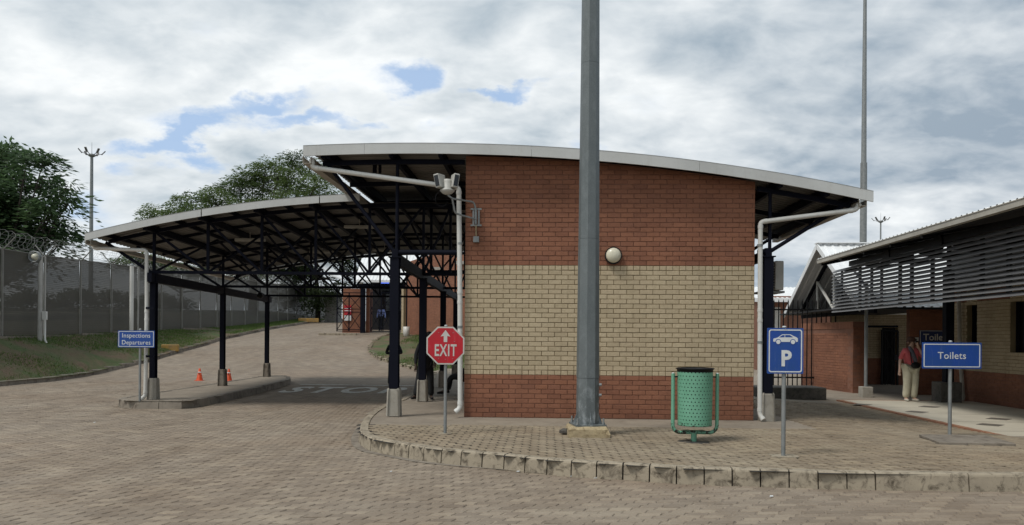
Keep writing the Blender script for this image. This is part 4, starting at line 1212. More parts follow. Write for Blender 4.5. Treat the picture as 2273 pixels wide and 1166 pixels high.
# louvre screen: thirteen blades along depth
AL = .62
zt_, zb_ = qp(1849, 607, AL).z, qp(1849, 689, AL).z; bl = (qp(1849, 650, AL)-ORR).dot(RB)
zt2, zb2_ = qp(2273, 499, AL).z, qp(2273, 654, AL).z
print('louvre', zt_, zb_, zt2, zb2_, bl)
zt_ = (zt_+zt2)/2; zb_ = (zb_+zb2_)/2
NB = 13
for i in range(NB):
    z = zb_+(zt_-zb_)*i/(NB-1)
    def fn(m):
        sec = [(-.070, -.046), (-.03, -.044), (.055, .024), (.070, .044), (.025, .042), (-.060, -.022)]
        e = .0
        n0 = len(m.v)
        m.prism(sec, Q(AL, -5.5, z), RA, Z, RB, bl+5.5-.16)
        # tapered blade end
        o = Q(AL, bl-.16, z); A_ = [o+RA*x+Z*y for x, y in sec]; T_ = [Q(AL-.05, bl-.01+.0, z-.026), Q(AL-.03, bl, z-.026), Q(AL-.02, bl, z-.018), Q(AL-.03, bl, z-.012), Q(AL-.04, bl, z-.016), Q(AL-.05, bl, z-.02)]
        m.add(A_+T_, [(j, (j+1) % 6, 6+(j+1) % 6, 6+j) for j in range(6)]+[tuple(range(6, 12))])
    part('louvre_blade', M['louvre'], rb, fn)
# blade carriers behind the screen
for px in (1869, 1909, 1935, 1957, 1998, 2024, 2070, 2106, 2180, 2240):
    p = qp(px, 640, AL+.12); b_ = (p-ORR).dot(RB)
    part('louvre_carrier', M['black'], rb, lambda m: m.bar(Q(AL+.12, b_, zb_-.03), Q(AL+.12, b_, zt_+.02), .07 if px in (1869, 1935, 1957) else .10, .05, RA))
# mono-pitch roof over the walk with gutter
AG = .05
zg, zg2 = qp(1818, 582, AG).z, qp(2273, 447, AG).z; bg_ = (qp(1818, 580, AG)-ORR).dot(RB); print('gutter', zg, zg2, bg_)
zG = (zg+zg2)/2
part('gutter', M['gutter'], rb, gutter_fn(Q(AG-.06, -6, zG-.06), Q(AG-.06, bg_, zG-.06), .12, .11, RA))
def rsl(a, b): return Q(a, b, zG+.06+(a-AG)*.20)
def ribbed(owner, pt, s0, s1, d0, d1, pitch, mat, name='roof_sheet', thick=.03):
    ds = []; d = d0
    while d < d1-.01:
        for off, h in ((0, 0), (.6, 0), (.68, 1), (.9, 1)):
            if d+off*pitch < d1: ds.append((d+off*pitch, h*thick))
        d += pitch
    ds.append((d1, 0)); V = []
    for s_ in (s0, s1):
        for q, h in ds: p = pt(s_, q); V.append((p.x, p.y, p.z+h))
    n = len(ds); off = origin(owner)
    return link(name, np_mesh(name, np.array(V)-np.array(off), [(j, n+j, n+j+1, j+1) for j in range(n-1)], mat), owner, off)
ribbed(rb, rsl, AG-.05, 5.5, -6, bg_+.02, .19, M['roofwhite'])
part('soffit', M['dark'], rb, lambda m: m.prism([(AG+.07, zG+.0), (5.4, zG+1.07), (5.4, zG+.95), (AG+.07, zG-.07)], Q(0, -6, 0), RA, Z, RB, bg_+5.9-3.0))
for b_ in (bg_-.1, bg_-1.6, bg_-3.1, bg_-4.6, bg_-6.1):
    part('rafter', M['black'], rb, lambda m: m.bar(Q(AG+.02, b_, zG-.05), Q(4.6, b_, zG+.85), .08, .16))
    part('tie', M['black'], rb, lambda m: m.bar(Q(AL+.1, b_, zt_+.0), Q(AW, b_, zt_+.30), .05, .06))
for a_ in (.5, 1.5, 2.5): part('purlin', M['black'], rb, lambda m: m.bar(Q(a_, -5, zG-.03+a_*.2), Q(a_, bg_, zG-.03+a_*.2), .07, .10))
part('ridge_beam', M['black'], rb, lambda m: m.bar(Q(AL+.1, -5, zG-.12), Q(AL+.1, bg_-.6, zG-.12), .12, .14))
for px in (1968, 2083):
    p = qp(px, 545, AL+.05); b_ = (p-ORR).dot(RB)
    part('gusset', M['black'], rb, lambda m: m.tube(Q(AL+.02, b_-.02, zG-.16), Q(AL+.08, b_-.02, zG-.16), .19, n=20))
    part('hanger', M['black'], rb, lambda m: (m.bar(Q(AL+.05, b_, zG-.2), Q(AL+.12, b_, zt_-.1), .06, .06), m.bar(Q(AL+.05, b_, zG-.2), Q(AL+.12, b_-1.1, zt_), .045, .045)))
part('back_wall', M['red_mortar'], rb, lambda m: m.box(Q(4.6, -1, 1.9), (.2, 14, 4.6), Matrix((RA, RB, Z)).transposed()))
# roof stiffening wall above the brickwork (dark upper panel)
part('upper_panel', M['louvre'], rb, lambda m: m.box(Q(AW+.02, (c_end-6)/2, 3.75), (.10, c_end+6, 1.65), Matrix((RA, RB, Z)).transposed()))
# notices on the recess wall
sg = empty('toilets_sign', qf(2075, 750, bR-.05), 'dark toilets wall sign in the shade, partly behind the dark column', 'sign')
s0_, s1_ = qf(2041, 735, bR-.02), qf(2112, 764, bR-.02); sx = (s1_-s0_); w_ = abs((s1_-s0_).dot(RA))*1.0
sc_ = (s0_+s1_)/2
RM = Matrix((RA, RB, Z)).transposed()
part('board', M['signback'], sg, lambda m: m.box(sc_, (w_, .03, .42), RM), .004)
def rect_border(m, c, ux, uz, n, w, h, t, d=.004, r=.0):
    for (x0, x1, z0, z1) in ((-w/2, w/2, h/2-t, h/2), (-w/2, w/2, -h/2, -h/2+t), (-w/2, -w/2+t, -h/2+t, h/2-t), (w/2-t, w/2, -h/2+t, h/2-t)):
        m.prism([(x0, z0), (x1, z0), (x1, z1), (x0, z1)], c, ux, uz, n, d)
part('border', M['signgrey'], sg, lambda m: rect_border(m, sc_-RB*.016, RA, Z, -RB, w_-.02, .40, .015))
def put_text(s, name, mat, owner, c, ux, nrm, size, extr=.003, bold=0., sx=1., spacing=1.):
    me_ = text_mesh(s, name, mat, size, extr, bold, sx, spacing)
    o = link(name, me_, owner, c); uz = Vector((0, 0, 1)); x = Vector(ux).normalized(); o.rotation_euler = Matrix((x, uz, Vector(nrm).normalized())).transposed().to_euler(); return o
put_text('Toilets', 'lettering', M['signgrey'], sg, sc_+RA*.02-RB*.02, RA, -RB, .27, .003, .004)
ns = empty('wall_notice', qf(2034, 755, bR-.05), 'small cream notice fixed beside the dark toilets wall sign', 'sign')
nc_ = qf(2033, 755, bR-.02)
part('board', M['signgrey'], ns, lambda m: m.box(nc_, (.15, .02, .15), RM)); part('emblem', M['black'], ns, lambda m: m.box(nc_-RB*.012, (.03, .008, .08), RM))

# low brick garden wall running into depth, with end pier
gw = empty('brick_screen_wall', Q(1.0, 9, 0), 'low red brick screen wall behind the parking sign', 'wall')
e1 = on(1893, 874, 0.); e2 = on(1745, 852, 0.) ; print('gw', e1, e2)
e2 = Vector((e1.x-.25, 26.5, 0)); dirv = (e1-e2); ln = dirv.length; dirv.normalize(); nrm = Vector((-dirv.y, dirv.x, 0)); nrm = nrm if nrm.x < 0 else -nrm
gtop = qf(1893, 714, (e1-ORR).dot(RB)).z; print('gtop', gtop)
nc = int((gtop-.21)/.0852)
brick_wall(gw, 'long_wall', e2, dirv, nrm, ln, [(-.04, nc, 'red', 'red')], lambda u: gtop-.215, 200, depth=.22, seed=51)
# soldier course coping
sb = MB(); sb.box((0, 0, 0), (.074, .225, .212)); smh = sb.mesh('coping_brick', M['red_p'])
u = .04
while u < ln:
    c = e2+dirv*u-nrm*.105+Z*(gtop-.106); o = link('coping_brick', smh, gw, c); o.rotation_euler = (random.gauss(0, .01), 0, math.atan2(dirv.y, dirv.x)+random.gauss(0, .01)); u += .085
sd = e1-nrm*.0; acr = Vector((dirv.y, -dirv.x, 0)); acr = acr if acr.x > 0 else -acr
brick_wall(gw, 'end_face', e1, acr, dirv, .36, [(-.04, nc+2, 'red', 'red')], lambda u: gtop, 0, depth=.3, seed=52)

# gabled hall beyond
gh_ = empty('gable_building', (11, 22, 0), 'building with steep white gable roof and exposed white truss beyond the screen wall', 'building')
AXG = 1.15; PLX = ORR.x+AXG
def gx_(px, py):                                 # on the plane of the gable end, a = AXG
    return qp(px, py, AXG)
ap_ = gx_(1815, 543); lf = gx_(1741, 699); hb = (lf-ap_).dot(RB); rise = ap_.z-lf.z; rt = ap_-RB*hb; rt.z = lf.z
print('gable', ap_, lf, rt)
def roofp(side): 
    def f(s_, d):
        base = ap_+RB*(hb*side*s_); return Vector((base.x, base.y, ap_.z-rise*s_))+RA*d
    return f
for side in (1, -1):
    ribbed(gh_, roofp(side), 0, 1.0, .0, 9, .25, M['roofwhite'], thick=.03)
part('ridge_cap', M['roofwhite'], gh_, lambda m: m.box(ap_+RA*4.5+Z*.04, (9.1, .35, .03), RM))
for side in (1, -1):
    q_ = ap_+RB*hb*side; q_ = Vector((q_.x, q_.y, lf.z))
    part('barge_board', M['roofwhite'], gh_, lambda m: m.bar(ap_-RA*.02-Z*.05, q_-RA*.02-Z*.05, .04, .17, RA if False else (0, 0, 1)))
zt3 = lf.z+.05
ins = .18
gA = ap_+RA*.55
part('truss_tie', M['acwhite'], gh_, lambda m: m.tube(gA+RB*hb*.92+Z*(zt3-gA.z), gA-RB*hb*.92+Z*(zt3-gA.z), .05))
for t in (.0,): part('truss_post', M['acwhite'], gh_, lambda m: m.tube(gA+Z*(zt3-gA.z), gA-Z*.15, .045))
for side in (1, -1):
    mid = gA+RB*hb*.45*side; mt = Vector((mid.x, mid.y, ap_.z-rise*.45-.12)); mb_ = Vector((mid.x, mid.y, zt3))
    part('truss_post', M['acwhite'], gh_, lambda m: m.tube(mb_, mt, .045))
    part('truss_web', M['acwhite'], gh_, lambda m: m.tube(Vector((gA.x, gA.y, zt3)), mt, .05))
    q_ = gA+RB*hb*side*.97; q_ = Vector((q_.x, q_.y, zt3))
    part('truss_rafter', M['navy'], gh_, lambda m: m.bar(gA-Z*.12, q_, .08, .12))
dk = gA+RA*1.8
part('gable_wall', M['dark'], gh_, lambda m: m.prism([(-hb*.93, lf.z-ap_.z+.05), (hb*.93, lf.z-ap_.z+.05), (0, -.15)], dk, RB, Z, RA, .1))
part('eave_beam', M['navy'], gh_, lambda m: m.bar(Vector((gA.x, gA.y, lf.z-.07))+RB*hb*.9, Vector((gA.x, gA.y, lf.z-.07))-RB*hb*.9, .1, .16))

# white roofed building far behind
fb = empty('far_building', (14, 42, 0), 'distant low brick building with white roof seen over the palisade fence', 'building')
Yf = 40
c0, c1 = at(1690, 662, Yf), at(1800, 662, Yf); r0 = at(1700, 634, Yf+3)
part('wall', M['red_mortar'], fb, lambda m: m.box(((c0.x+c1.x)/2+1.5, Yf+2, 1.9), (c1.x-c0.x+3, 3.6, 4)))
def rfn(s_, d): return Vector((c0.x+d, Yf+s_*4.5, c0.z+(r0.z-c0.z)*s_))
ribbed(fb, rfn, -.1, 1, -.3, 6, .25, M['roofwhite'])
part('fascia', M['roofwhite'], fb, lambda m: m.box((c0.x+2.8, Yf-.5, c0.z-.12), (6.6, .03, .2)))
for px in (1716, 1728): 
    p = at(px, 700, Yf); part('window', M['acwhite'], fb, lambda m: m.box((p.x, Yf+.18, 2.6), (.3, .05, 1.4)))
# palisade fence
pf = empty('palisade_fence', (7, 24, 0), 'black palisade fence of upright pales behind the parking sign', 'fence')
Yp = 25.5
x = at(1697, 700, Yp).x
zt4 = at(1720, 664, Yp).z
pm_ = MB(); pm_.prism([(-.018, 0), (.018, 0), (.018, zt4-.08), (0, zt4), (-.018, zt4-.08)], (0, 0, 0), (1, 0, 0), (0, 0, 1), (0, 1, 0), .012); pme = pm_.mesh('pale', M['black'])
while x < at(1860, 700, Yp).x:
    link('pale', pme, pf, (x, Yp, 0.0)); x += .158
xa, xb = at(1697, 700, Yp).x, at(1862, 700, Yp).x
for z_ in (.35, zt4-.35): part('rail', M['black'], pf, lambda m: m.bar((xa, Yp+.03, z_), (xb, Yp+.03, z_), .04, .05))
# culvert block
cb0 = on(1837, 890, 0); cb1 = on(1700, 885, 0)
blk = MB(); blk.box(((cb0.x+cb1.x)/2-.2, cb0.y+.55, .17), (cb0.x-cb1.x+.4, 1.0, .34))
blk.build('concrete_plinth', M['dark_conc'], None, .03, loc=((cb0.x+cb1.x)/2, cb0.y+.5, 0), label='low blackened concrete plinth in front of the brick screen wall', cat='plinth')
# outdoor unit behind the right column
ac_ = empty('air_conditioner', at(1719, 648, 15.5), 'beige air conditioner outdoor unit beside the navy column', 'air conditioner')
k0 = at(1713, 615, 15.5)
part('casing', M['acwhite'], ac_, lambda m: m.box((k0.x+.03, 15.5, k0.z), (.17, .75, .58)), .02)
part('grille', M['black'], ac_, lambda m: [m.box((k0.x-.060, 15.5, k0.z-.24+i*.053), (.012, .66, .022)) for i in range(10)])
part('bracket', M['galv2'], ac_, lambda m: m.box((k0.x-.06, 15.5, k0.z-.32), (.44, .6, .04)))

# ------------------------------------------------------------------ boundary fence
def fz(Y): return lin(Y, [14, 24, 30, 60, 74, 90], [1.42, 1.46, 1.51, 2.5, 3.1, 3.3])
fen = empty('mesh_fence', (FX, 45, fz(45)), 'tall dark mesh security fence with razor wire along the grass bank', 'fence')
FH = 3.17
Ys = [15+2.5*k for k in range(25)]
for i, Y in enumerate(Ys):
    z = fz(Y)
    pale = i in (6, 9)
    part('post', M['fencepost2' if pale else 'fencepost'], fen, lambda m: m.box((FX+.03, Y, z+FH/2-.1), (.06, .07, FH+.2)))
    for sx in (-1, 1):
        part('arm', M['fencepost'], fen, lambda m: m.bar((FX+.03, Y, z+FH-.05), (FX+.03+sx*.42, Y+.05, z+FH+.42), .05, .03))
    if i < len(Ys)-1:
        Yn = Ys[i+1]; zn_ = fz(Yn); off = Vector(origin(fen))
        V = []; K = 5
        for k in range(K+1):
            x = FX+(.012 if k in (1, 2, 3, 4) else 0)*(1 if k % 2 else -1); h = FH*[0, .06, .35, .65, .94, 1][k]
            V += [(x, Y+.04, z+h), (x, Yn-.04, zn_+h)]
        o = link('panel', np_mesh('panel', np.array(V)-np.array(off), [(2*k, 2*k+1, 2*k+3, 2*k+2) for k in range(K)], M['mesh']), fen, off)
        part('rail', M['fencepost'], fen, lambda m: m.bar((FX, Y, z+FH), (FX, Yn, zn_+FH), .03, .03))
        part('plinth', M['kerb2'], fen, lambda m: m.box((FX+.02, (Y+Yn)/2, (z+zn_)/2-.10), (.16+random.uniform(0, .05), 2.48, .24+random.uniform(-.03, .05))))
def coil(m):
    t = 0; pts = []; Y = 15.; 
    while Y < 74:
        a = t*2*math.pi; rr = .36*(1+.15*math.sin(t*1.7)); s_ = 10
        pts.append((FX+.02+rr*math.cos(a)+.06*math.sin(t*.9), Y+.15*math.sin(a*1.0), fz(Y)+FH+.36+rr*.85*math.sin(a)))
        t += 1/s_; Y += .30/s_
    m.path(pts, .0042, 3, False)
part('razor_coil', M['razor'], fen, coil, kind='stuff')
for zz_, xx in ((.0, -.38), (.0, .38), (.38, -.4), (.38, .42)):
    part('wire', M['razor'], fen, lambda m: m.path([(FX+.03+xx, Y, fz(Y)+FH+.05+zz_) for Y in Ys], .005, 3))
# fence lamp pole
lpY = 29.2; b0 = Vector((FX+.35, lpY, fz(lpY)-.25))
flp = empty('fence_lamp', b0, 'grey steel pole with round guarded lamp on top against the mesh fence', 'lamp')
part('pole', M['fencepost2'], flp, lambda m: m.tube(b0, b0+Z*3.35, .085, .075, n=12))
part('conduit', M['pipe'], flp, lambda m: m.path([b0+Vector((.22, -.05, .95)), b0+Vector((.22, -.05, .15)), b0+Vector((.30, -.08, 0))], .04, 8))
part('junction_box', M['pipe'], flp, lambda m: m.box(b0+Vector((.2, -.03, 1.05)), (.16, .1, .32)), .01)
lc = b0+Z*3.28+Vector((-.12, -.15, 0))
part('lamp_guard', M['galv2'], flp, lambda m: [m.path([lc+Vector((math.cos(t)*.20, d, math.sin(t)*.20)) for t in np.linspace(0, 6.283, 17)], .018, 6) for d in (0, .07, -.07)]+[m.bar(lc-Vector((.2, .07, 0)), lc+Vector((.2, -.07, 0)), .015), m.bar(lc-Vector((0, .07, .2)), lc+Vector((0, -.07, .2)), .015)])
part('lamp_glass', M['globe'], flp, lambda m: m.ball(lc+Vector((0, .03, 0)), .14, 14, 8))
# white pole on the bank
wp0 = Vector((-16.9, 34, 1.45))
wpo = empty('white_pole', wp0, 'plain white pole on the grass bank behind the Inspections sign', 'pole')
part('shaft', M['pipe'], wpo, lambda m: m.tube(wp0, wp0+Z*3.25, .085, n=14)); part('cap', M['galv2'], wpo, lambda m: m.lathe(wp0+Z*3.25, [(.095, -.03), (.095, .02), (.03, .06), (0, .06)], 14)); part('base_plate', M['galv2'], wpo, lambda m: m.box(wp0+Z*.01, (.3, .3, .03)))
# yellow painted blocks on the bank
for k, (px, py, Y, w, lab) in enumerate(((378, 765, 35.2, .72, 'yellow painted concrete block lying on the grass just above the kerb'), (685, 714, 62, 1.6, 'yellow painted block low beside the far end of the kerb'))):
    p = at(px, py, Y); p.z = max(bank_h(p.x, p.y) if p.x < -15.8 else G(p.x, p.y)+.13, 0)+.12
    m = MB(); m.box(p, (w, .35, .32), Matrix.Rotation(.2, 3, 'Z')); m.build('painted_block', M['yellow'], None, .04, loc=p-Z*.16, label=lab, cat='block', group='yellow painted blocks by the kerb')

# ------------------------------------------------------------------ tall masts
def mast(name, base, h, r0, r1, label, head=True, n=12, nl=6, hs=1., jointz=None):
    e = empty(name, base, label, 'light mast', 'high masts with floodlights')
    b = Vector(base)
    part('shaft', M['galv2'], e, lambda m: m.path([b, b+Z*h*.5, b+Z*h], [r0, (r0+r1)/2, r1], n))
    part('base_plate', M['galv2'], e, lambda m: m.lathe(b, [(r0*1.8, 0), (r0*1.8, .06), (r0*1.1, .07)], 16))
    if head:
        t = b+Z*h
        part('head_ring', M['galv2'], e, lambda m: m.lathe(t, [(.25*hs, -.25*hs), (.5*hs, -.1*hs), (.5*hs, .1*hs), (.1*hs, .25*hs), (0, .25*hs)], 14))
        part('lightning_rod', M['galv2'], e, lambda m: m.tube(t, t+Z*1.9*hs, .04*hs, .015))
        for k in range(nl):
            a = math.pi*2*(k+.5)/nl; d = Vector((math.cos(a), math.sin(a), 0))
            c = t+d*1.35*hs+Z*.35*hs
            f = part('floodlight', M['louvre'], e, lambda m: (m.bar(t+d*.4*hs, c, .07*hs), m.box(c+d*.15*hs+Z*.15*hs, (.75*hs, .30*hs, .12*hs), Matrix.Rotation(a, 3, 'Z') @ Matrix.Rotation(R(-50), 3, 'Y'))))
    return e
t = at(203.8, 345, 95); mast('light_mast', Vector((t.x, 95, 1.2)), t.z-1.2, .30, .17, 'tall slim light mast behind the mesh fence, left of the canopy', hs=.85)
t = at(1955, 492, 160); mast('light_mast', Vector((t.x, 160, 0)), t.z, .22, .14, 'small far light mast peeping over the louvred building', hs=1.0)
# sectional steel mast behind the buildings
bm = at(1915.5, 600, 52); bz = Vector((bm.x, 52, 0)); 
e = empty('light_mast', bz, 'very tall tapering mast rising behind the right buildings out of frame', 'light mast', 'high masts with floodlights')
tz = at(1915, 362, 52).z
part('lower_section', M['galv2'], e, lambda m: m.tube(bz, bz+Z*tz, .235, .215, n=12))
part('upper_section', M['galv2'], e, lambda m: m.tube(bz+Z*(tz-.2), bz+Z*34, .175, .06, n=12))
part('cable_tray', M['galv2'], e, lambda m: m.tube(bz+Vector((-.2, -.1, 12)), bz+Vector((-.2, -.1, tz+.02)), .04))
part('base_plate', M['galv2'], e, lambda m: m.lathe(bz, [(.5, 0), (.5, .06), (.25, .07)], 16))
# near octagonal lamp post on its plinth
pz_ = on(1308.5, 973, .175); Pc = Vector((pz_.x, pz_.y+.31, .175))
lpst = empty('lamp_post', Pc, 'thick galvanised octagonal lamp post on a chipped concrete plinth before the brick wall', 'lamp post')
def oct_(m, c, r, z0, z1, r1, rot=R(33.5), n=8):
    m.add([Vector((c.x+r*math.cos(rot+2*math.pi*i/n), c.y+r*math.sin(rot+2*math.pi*i/n), z0)) for i in range(n)]+[Vector((c.x+r1*math.cos(rot+2*math.pi*i/n), c.y+r1*math.sin(rot+2*math.pi*i/n), z1)) for i in range(n)],
          [(i, (i+1) % n, n+(i+1) % n, n+i) for i in range(n)]+[tuple(range(n))[::-1], tuple(range(n, 2*n))])
R0 = .168; HL = 13.0
rad = lambda z: R0-(z-.35)*(R0-.128)/6.1
zsec = [(.33, 1.02+.0), (1.02, 3.05), (3.05, 5.62), (5.62, 9.5), (9.5, HL)]
for k, (za, zb3) in enumerate(zsec):
    grow = .0 if k == 0 else (.003 if k != 1 else .004)
    part('shaft', M['galv'], lpst, lambda m: oct_(m, Pc, rad(za)+grow, za+(.003 if k else 0), zb3, rad(zb3)+grow))
dd = Vector((math.sin(R(8)), -math.cos(R(8)), 0))
dd = Vector((-math.sin(R(-8)), -math.cos(R(8)), 0))
part('base_plate', M['galv'], lpst, lambda m: m.box(Pc+Z*.168, (.46, .46, .022), Matrix.Rotation(R(8), 3, 'Z')))
for a in range(4):
    an = R(8+90*a+45); d = Vector((math.cos(an), math.sin(an), 0))
    part('anchor_bolt', M['galv2'], lpst, lambda m: (m.tube(Pc+d*.27+Z*.15, Pc+d*.27+Z*.27, .013, n=8), m.tube(Pc+d*.27+Z*.18, Pc+d*.27+Z*.21, .026, n=6)))
    an = R(8+90*a); d = Vector((math.cos(an), math.sin(an), 0)); s = Vector((-d.y, d.x, 0))
    part('gusset', M['galv'], lpst, lambda m: m.prism([(R0-.03, .18), (R0+.045, .18), (R0+.045, .21), (R0-.015, .35)], Pc-s*.006-Z*.0, d, Z, s, .012))
for zz_ in (.60, .75):
    part('hinge', M['galv2'], lpst, lambda m: m.tube(Pc+Vector((.155, -.10, zz_-.0)), Pc+Vector((.19, -.10, zz_)), .022, n=8))
part('head_arm', M['galv2'], lpst, lambda m: (m.bar(Pc+Z*(HL-.2)-Vector((1.2, 0, 0)), Pc+Z*(HL-.2)+Vector((1.2, 0, 0)), .08), m.box(Pc+Z*(HL-.25)+Vector((1.2, 0, 0)), (.6, .3, .12)), m.box(Pc+Z*(HL-.25)-Vector((1.2, 0, 0)), (.6, .3, .12))))
pm2 = MB()
zt0 = .175
w, h = .60, .155
V = []; rr = random.Random(4); n = 8
for (z, k) in ((-.01, 1.0), (.05, 1.0), (h*.75, .985), (h, .90)):
    ring = []
    for i in range(4*n):
        s_, t = divmod(i, n); t = t/n*2-1
        x, y = ((t, -1), (1, t), (-t, 1), (-1, -t))[s_]
        j = 1-rr.uniform(0, .02)-(.03*rr.random() if z == h else 0)-(.07 if (z > .1 and s_ == 1 and t < -.7) else 0)
        ring.append(Vector((x*w/2*k*j, y*w/2*k*j, z+rr.uniform(-.004, .004)*(z == h))))
    V += ring
nn = 4*n; F_ = [(a*nn+i, a*nn+(i+1) % nn, (a+1)*nn+(i+1) % nn, (a+1)*nn+i) for a in range(3) for i in range(nn)]+[tuple(range(3*nn, 4*nn))]
pm2.add([v+Pc for v in V], F_); pl = pm2.build('plinth', M['plinth'], lpst)
# broken lump of rubble left of the plinth
q = on(1254, 965, .18); rb_ = MB()
vs = [Vector((rr.uniform(.8, 1.1)*math.sin(t)*math.cos(p)*.085, rr.uniform(.8, 1.1)*math.sin(t)*math.sin(p)*.06, rr.uniform(.8, 1.1)*math.cos(t)*.05)) for t in (.4, 1.2, 2.0, 2.8) for p in np.arange(0, 6.2, 6.283/6)]
rb_.add([v+q+Z*.045 for v in vs], [(a*6+i, (a+1)*6+i, (a+1)*6+(i+1) % 6, a*6+(i+1) % 6) for a in range(3) for i in range(6)]+[(5, 4, 3, 2, 1, 0)[::-1], (18, 19, 20, 21, 22, 23)[::-1]])
rb_.build('rubble_lump', M['dark_conc'], None, loc=q, label='small dark lump of broken concrete left of the lamp post plinth', cat='rubble')

# ------------------------------------------------------------------ litter bin
bq = on(1540, 980, .18); bq = Vector((bq.x, bq.y, .178))
lb = empty('litter_bin', bq, 'green perforated litter bin hung in a tubular cradle', 'litter bin')
s_ = bq.y/1700
UX = Vector((1, 0, 0))
rb0, rbt = .232, .243
zb0, zb1 = CAMZ-(942-753)*s_, CAMZ-(822-753)*s_
bc = bq+Vector((.01, 0, 0))
# body: sheet with real holes punched as a grid of cells
def bin_body():
    rows, cols = 15, 30; V = []; Fq = []
    def P_(u, v):
        u2 = u*2*math.pi; r = rb0+(rbt-rb0)*v; return (bc.x+r*math.cos(u2), bc.y+r*math.sin(u2), zb0+(zb1-zb0)*v)
    for i in range(rows):
        off = .5*(i % 2)
        for j in range(cols):
            u0, u1, v0, v1 = (j+off)/cols, (j+1+off)/cols, (i+.0)/rows, (i+1)/rows
            n0 = len(V)
            co = [(u0, v0), ((u0+u1)/2, v0), (u1, v0), (u1, (v0+v1)/2), (u1, v1), ((u0+u1)/2, v1), (u0, v1), (u0, (v0+v1)/2)]
            uc, vc = (u0+u1)/2, (v0+v1)/2; hr = .0092
            ho = [(uc+hr/(2*math.pi*rb0)*math.cos(a), vc+hr/(zb1-zb0)*math.sin(a)) for a in [R(225+45*k) for k in range(8)]]
            V += [P_(*c) for c in co]+[P_(*c) for c in ho]
            Fq += [(n0+k, n0+(k+1) % 8, n0+8+(k+1) % 8, n0+8+k) for k in range(8)]
    return V, Fq
V, Fq = bin_body(); off = Vector(origin(lb))
o = link('body', np_mesh('body', np.array(V)-np.array(off), Fq, M['green']), lb, off)
so_ = o.modifiers.new('sheet', 'SOLIDIFY'); so_.thickness = .004; so_.offset = -1
part('liner', M['dark'], lb, lambda m: m.lathe(Vector((bc.x, bc.y, 0)), [(0, zb0+.01), (rb0-.015, zb0+.01), (rbt-.012, zb1-.02)], 32))
part('bottom_rim', M['green'], lb, lambda m: m.lathe(Vector((bc.x, bc.y, 0)), [(rb0+.003, zb0+.004), (rb0+.004, zb0-.012), (rb0-.02, zb0-.014), (0, zb0-.014)], 36))
part('top_rim', M['black'], lb, lambda m: m.lathe(Vector((bc.x, bc.y, 0)), [(rbt+.002, zb1-.02), (rbt+.004, zb1+.012), (rbt+.022, zb1+.02), (rbt+.022, zb1+.028), (rbt+.005, zb1+.034), (rbt-.012, zb1+.02), (rbt-.03, zb1-.06)], 36))
xl, xr = bq.x+(1494-1541)*s_, bq.x+(1592-1541)*s_
ztp = CAMZ-(829-753)*s_; zbt = CAMZ-(960-753)*s_
rc = .10
def arcpts(cx, cz, a0, a1, r): return [Vector((cx+r*math.cos(a), bq.y, cz+r*math.sin(a))) for a in np.linspace(a0, a1, 7)]
cpts = [Vector((xl+.0, bq.y, ztp))]+arcpts(xl+rc, zbt+rc, math.pi, 1.5*math.pi, rc)+arcpts(xr-rc, zbt+rc, 1.5*math.pi, 2*math.pi, rc)+[Vector((xr, bq.y, ztp+.0))]
part('cradle', M['green'], lb, lambda m: m.path(cpts, .025, 14))
for x in (xl, xr): part('end_cap', M['signwhite'], lb, lambda m: m.ball((x, bq.y, ztp), .021, 10, 6, (1, 1, .5)))
for sx in (-1, 1): part('pivot', M['black'], lb, lambda m: m.bar((bc.x+sx*.24, bq.y, ztp-.045), ((xl if sx < 0 else xr)-sx*.01, bq.y, ztp-.05), .035, .02))
part('foot', M['green'], lb, lambda m: (m.tube(bq-Z*.01, Vector((bq.x, bq.y, zbt)), .040, n=14), m.box((bq.x, bq.y, zbt+.026), (.30, .10, .008))))
part('footing', M['dark_conc'], lb, lambda m: m.lathe(bq, [(.0, .004), (.20, .004), (.25, -.01)], 20))

# ------------------------------------------------------------------ signs
def signpost(name, base, h, r, label, mat='galv2', pad=None, padmat='kerb'):
    e = empty(name, base, label, 'sign')
    part('post', M[mat], e, lambda m: m.tube(base-Z*.02, base+Z*h, r, n=14)); part('post_cap', M['signwhite'], e, lambda m: m.ball(base+Z*h, r*1.02, 10, 6, (1, 1, .4)))
    if pad: 
        def fn(m):
            rr = random.Random(pad*100); n = 12
            pts = [(math.cos(2*math.pi*i/n), math.sin(2*math.pi*i/n)) for i in range(n)]
            pts = [(max(-.8, min(.8, x*1.15))*pad*rr.uniform(.85, 1.1), max(-.8, min(.8, y*1.15))*pad*.8*rr.uniform(.85, 1.1)) for x, y in pts]
            m.prism(pts, base-Z*.01, (1, 0, 0), (0, 1, 0), (0, 0, 1), .016)
        part('footing', M[padmat], e, fn)
    return e
FRN = Vector((0, -1, 0)); FX_ = Vector((1, 0, 0))
def rrect(w, h, r, n=4):
    P_ = []
    for cx, cy, a0 in ((w/2-r, -h/2+r, -90), (w/2-r, h/2-r, 0), (-w/2+r, h/2-r, 90), (-w/2+r, -h/2+r, 180)):
        for k in range(n+1): a = R(a0+90*k/n); P_.append((cx+r*math.cos(a), cy+r*math.sin(a)))
    return P_
def ring_prism(m, outer, inner, c, ux, uy, un, d):
    n = len(outer); A = [c+ux*x+uy*y for x, y in outer]; Bv = [c+ux*x+uy*y for x, y in inner]
    A2 = [q+un*d for q in A]; B2 = [q+un*d for q in Bv]
    m.add(A+Bv+A2+B2, [(2*n+i, 2*n+(i+1) % n, 3*n+(i+1) % n, 3*n+i) for i in range(n)]+[(i, (i+1) % n, 2*n+(i+1) % n, 2*n+i) for i in range(n)]+[(n+(i+1) % n, n+i, 3*n+i, 3*n+(i+1) % n) for i in range(n)])
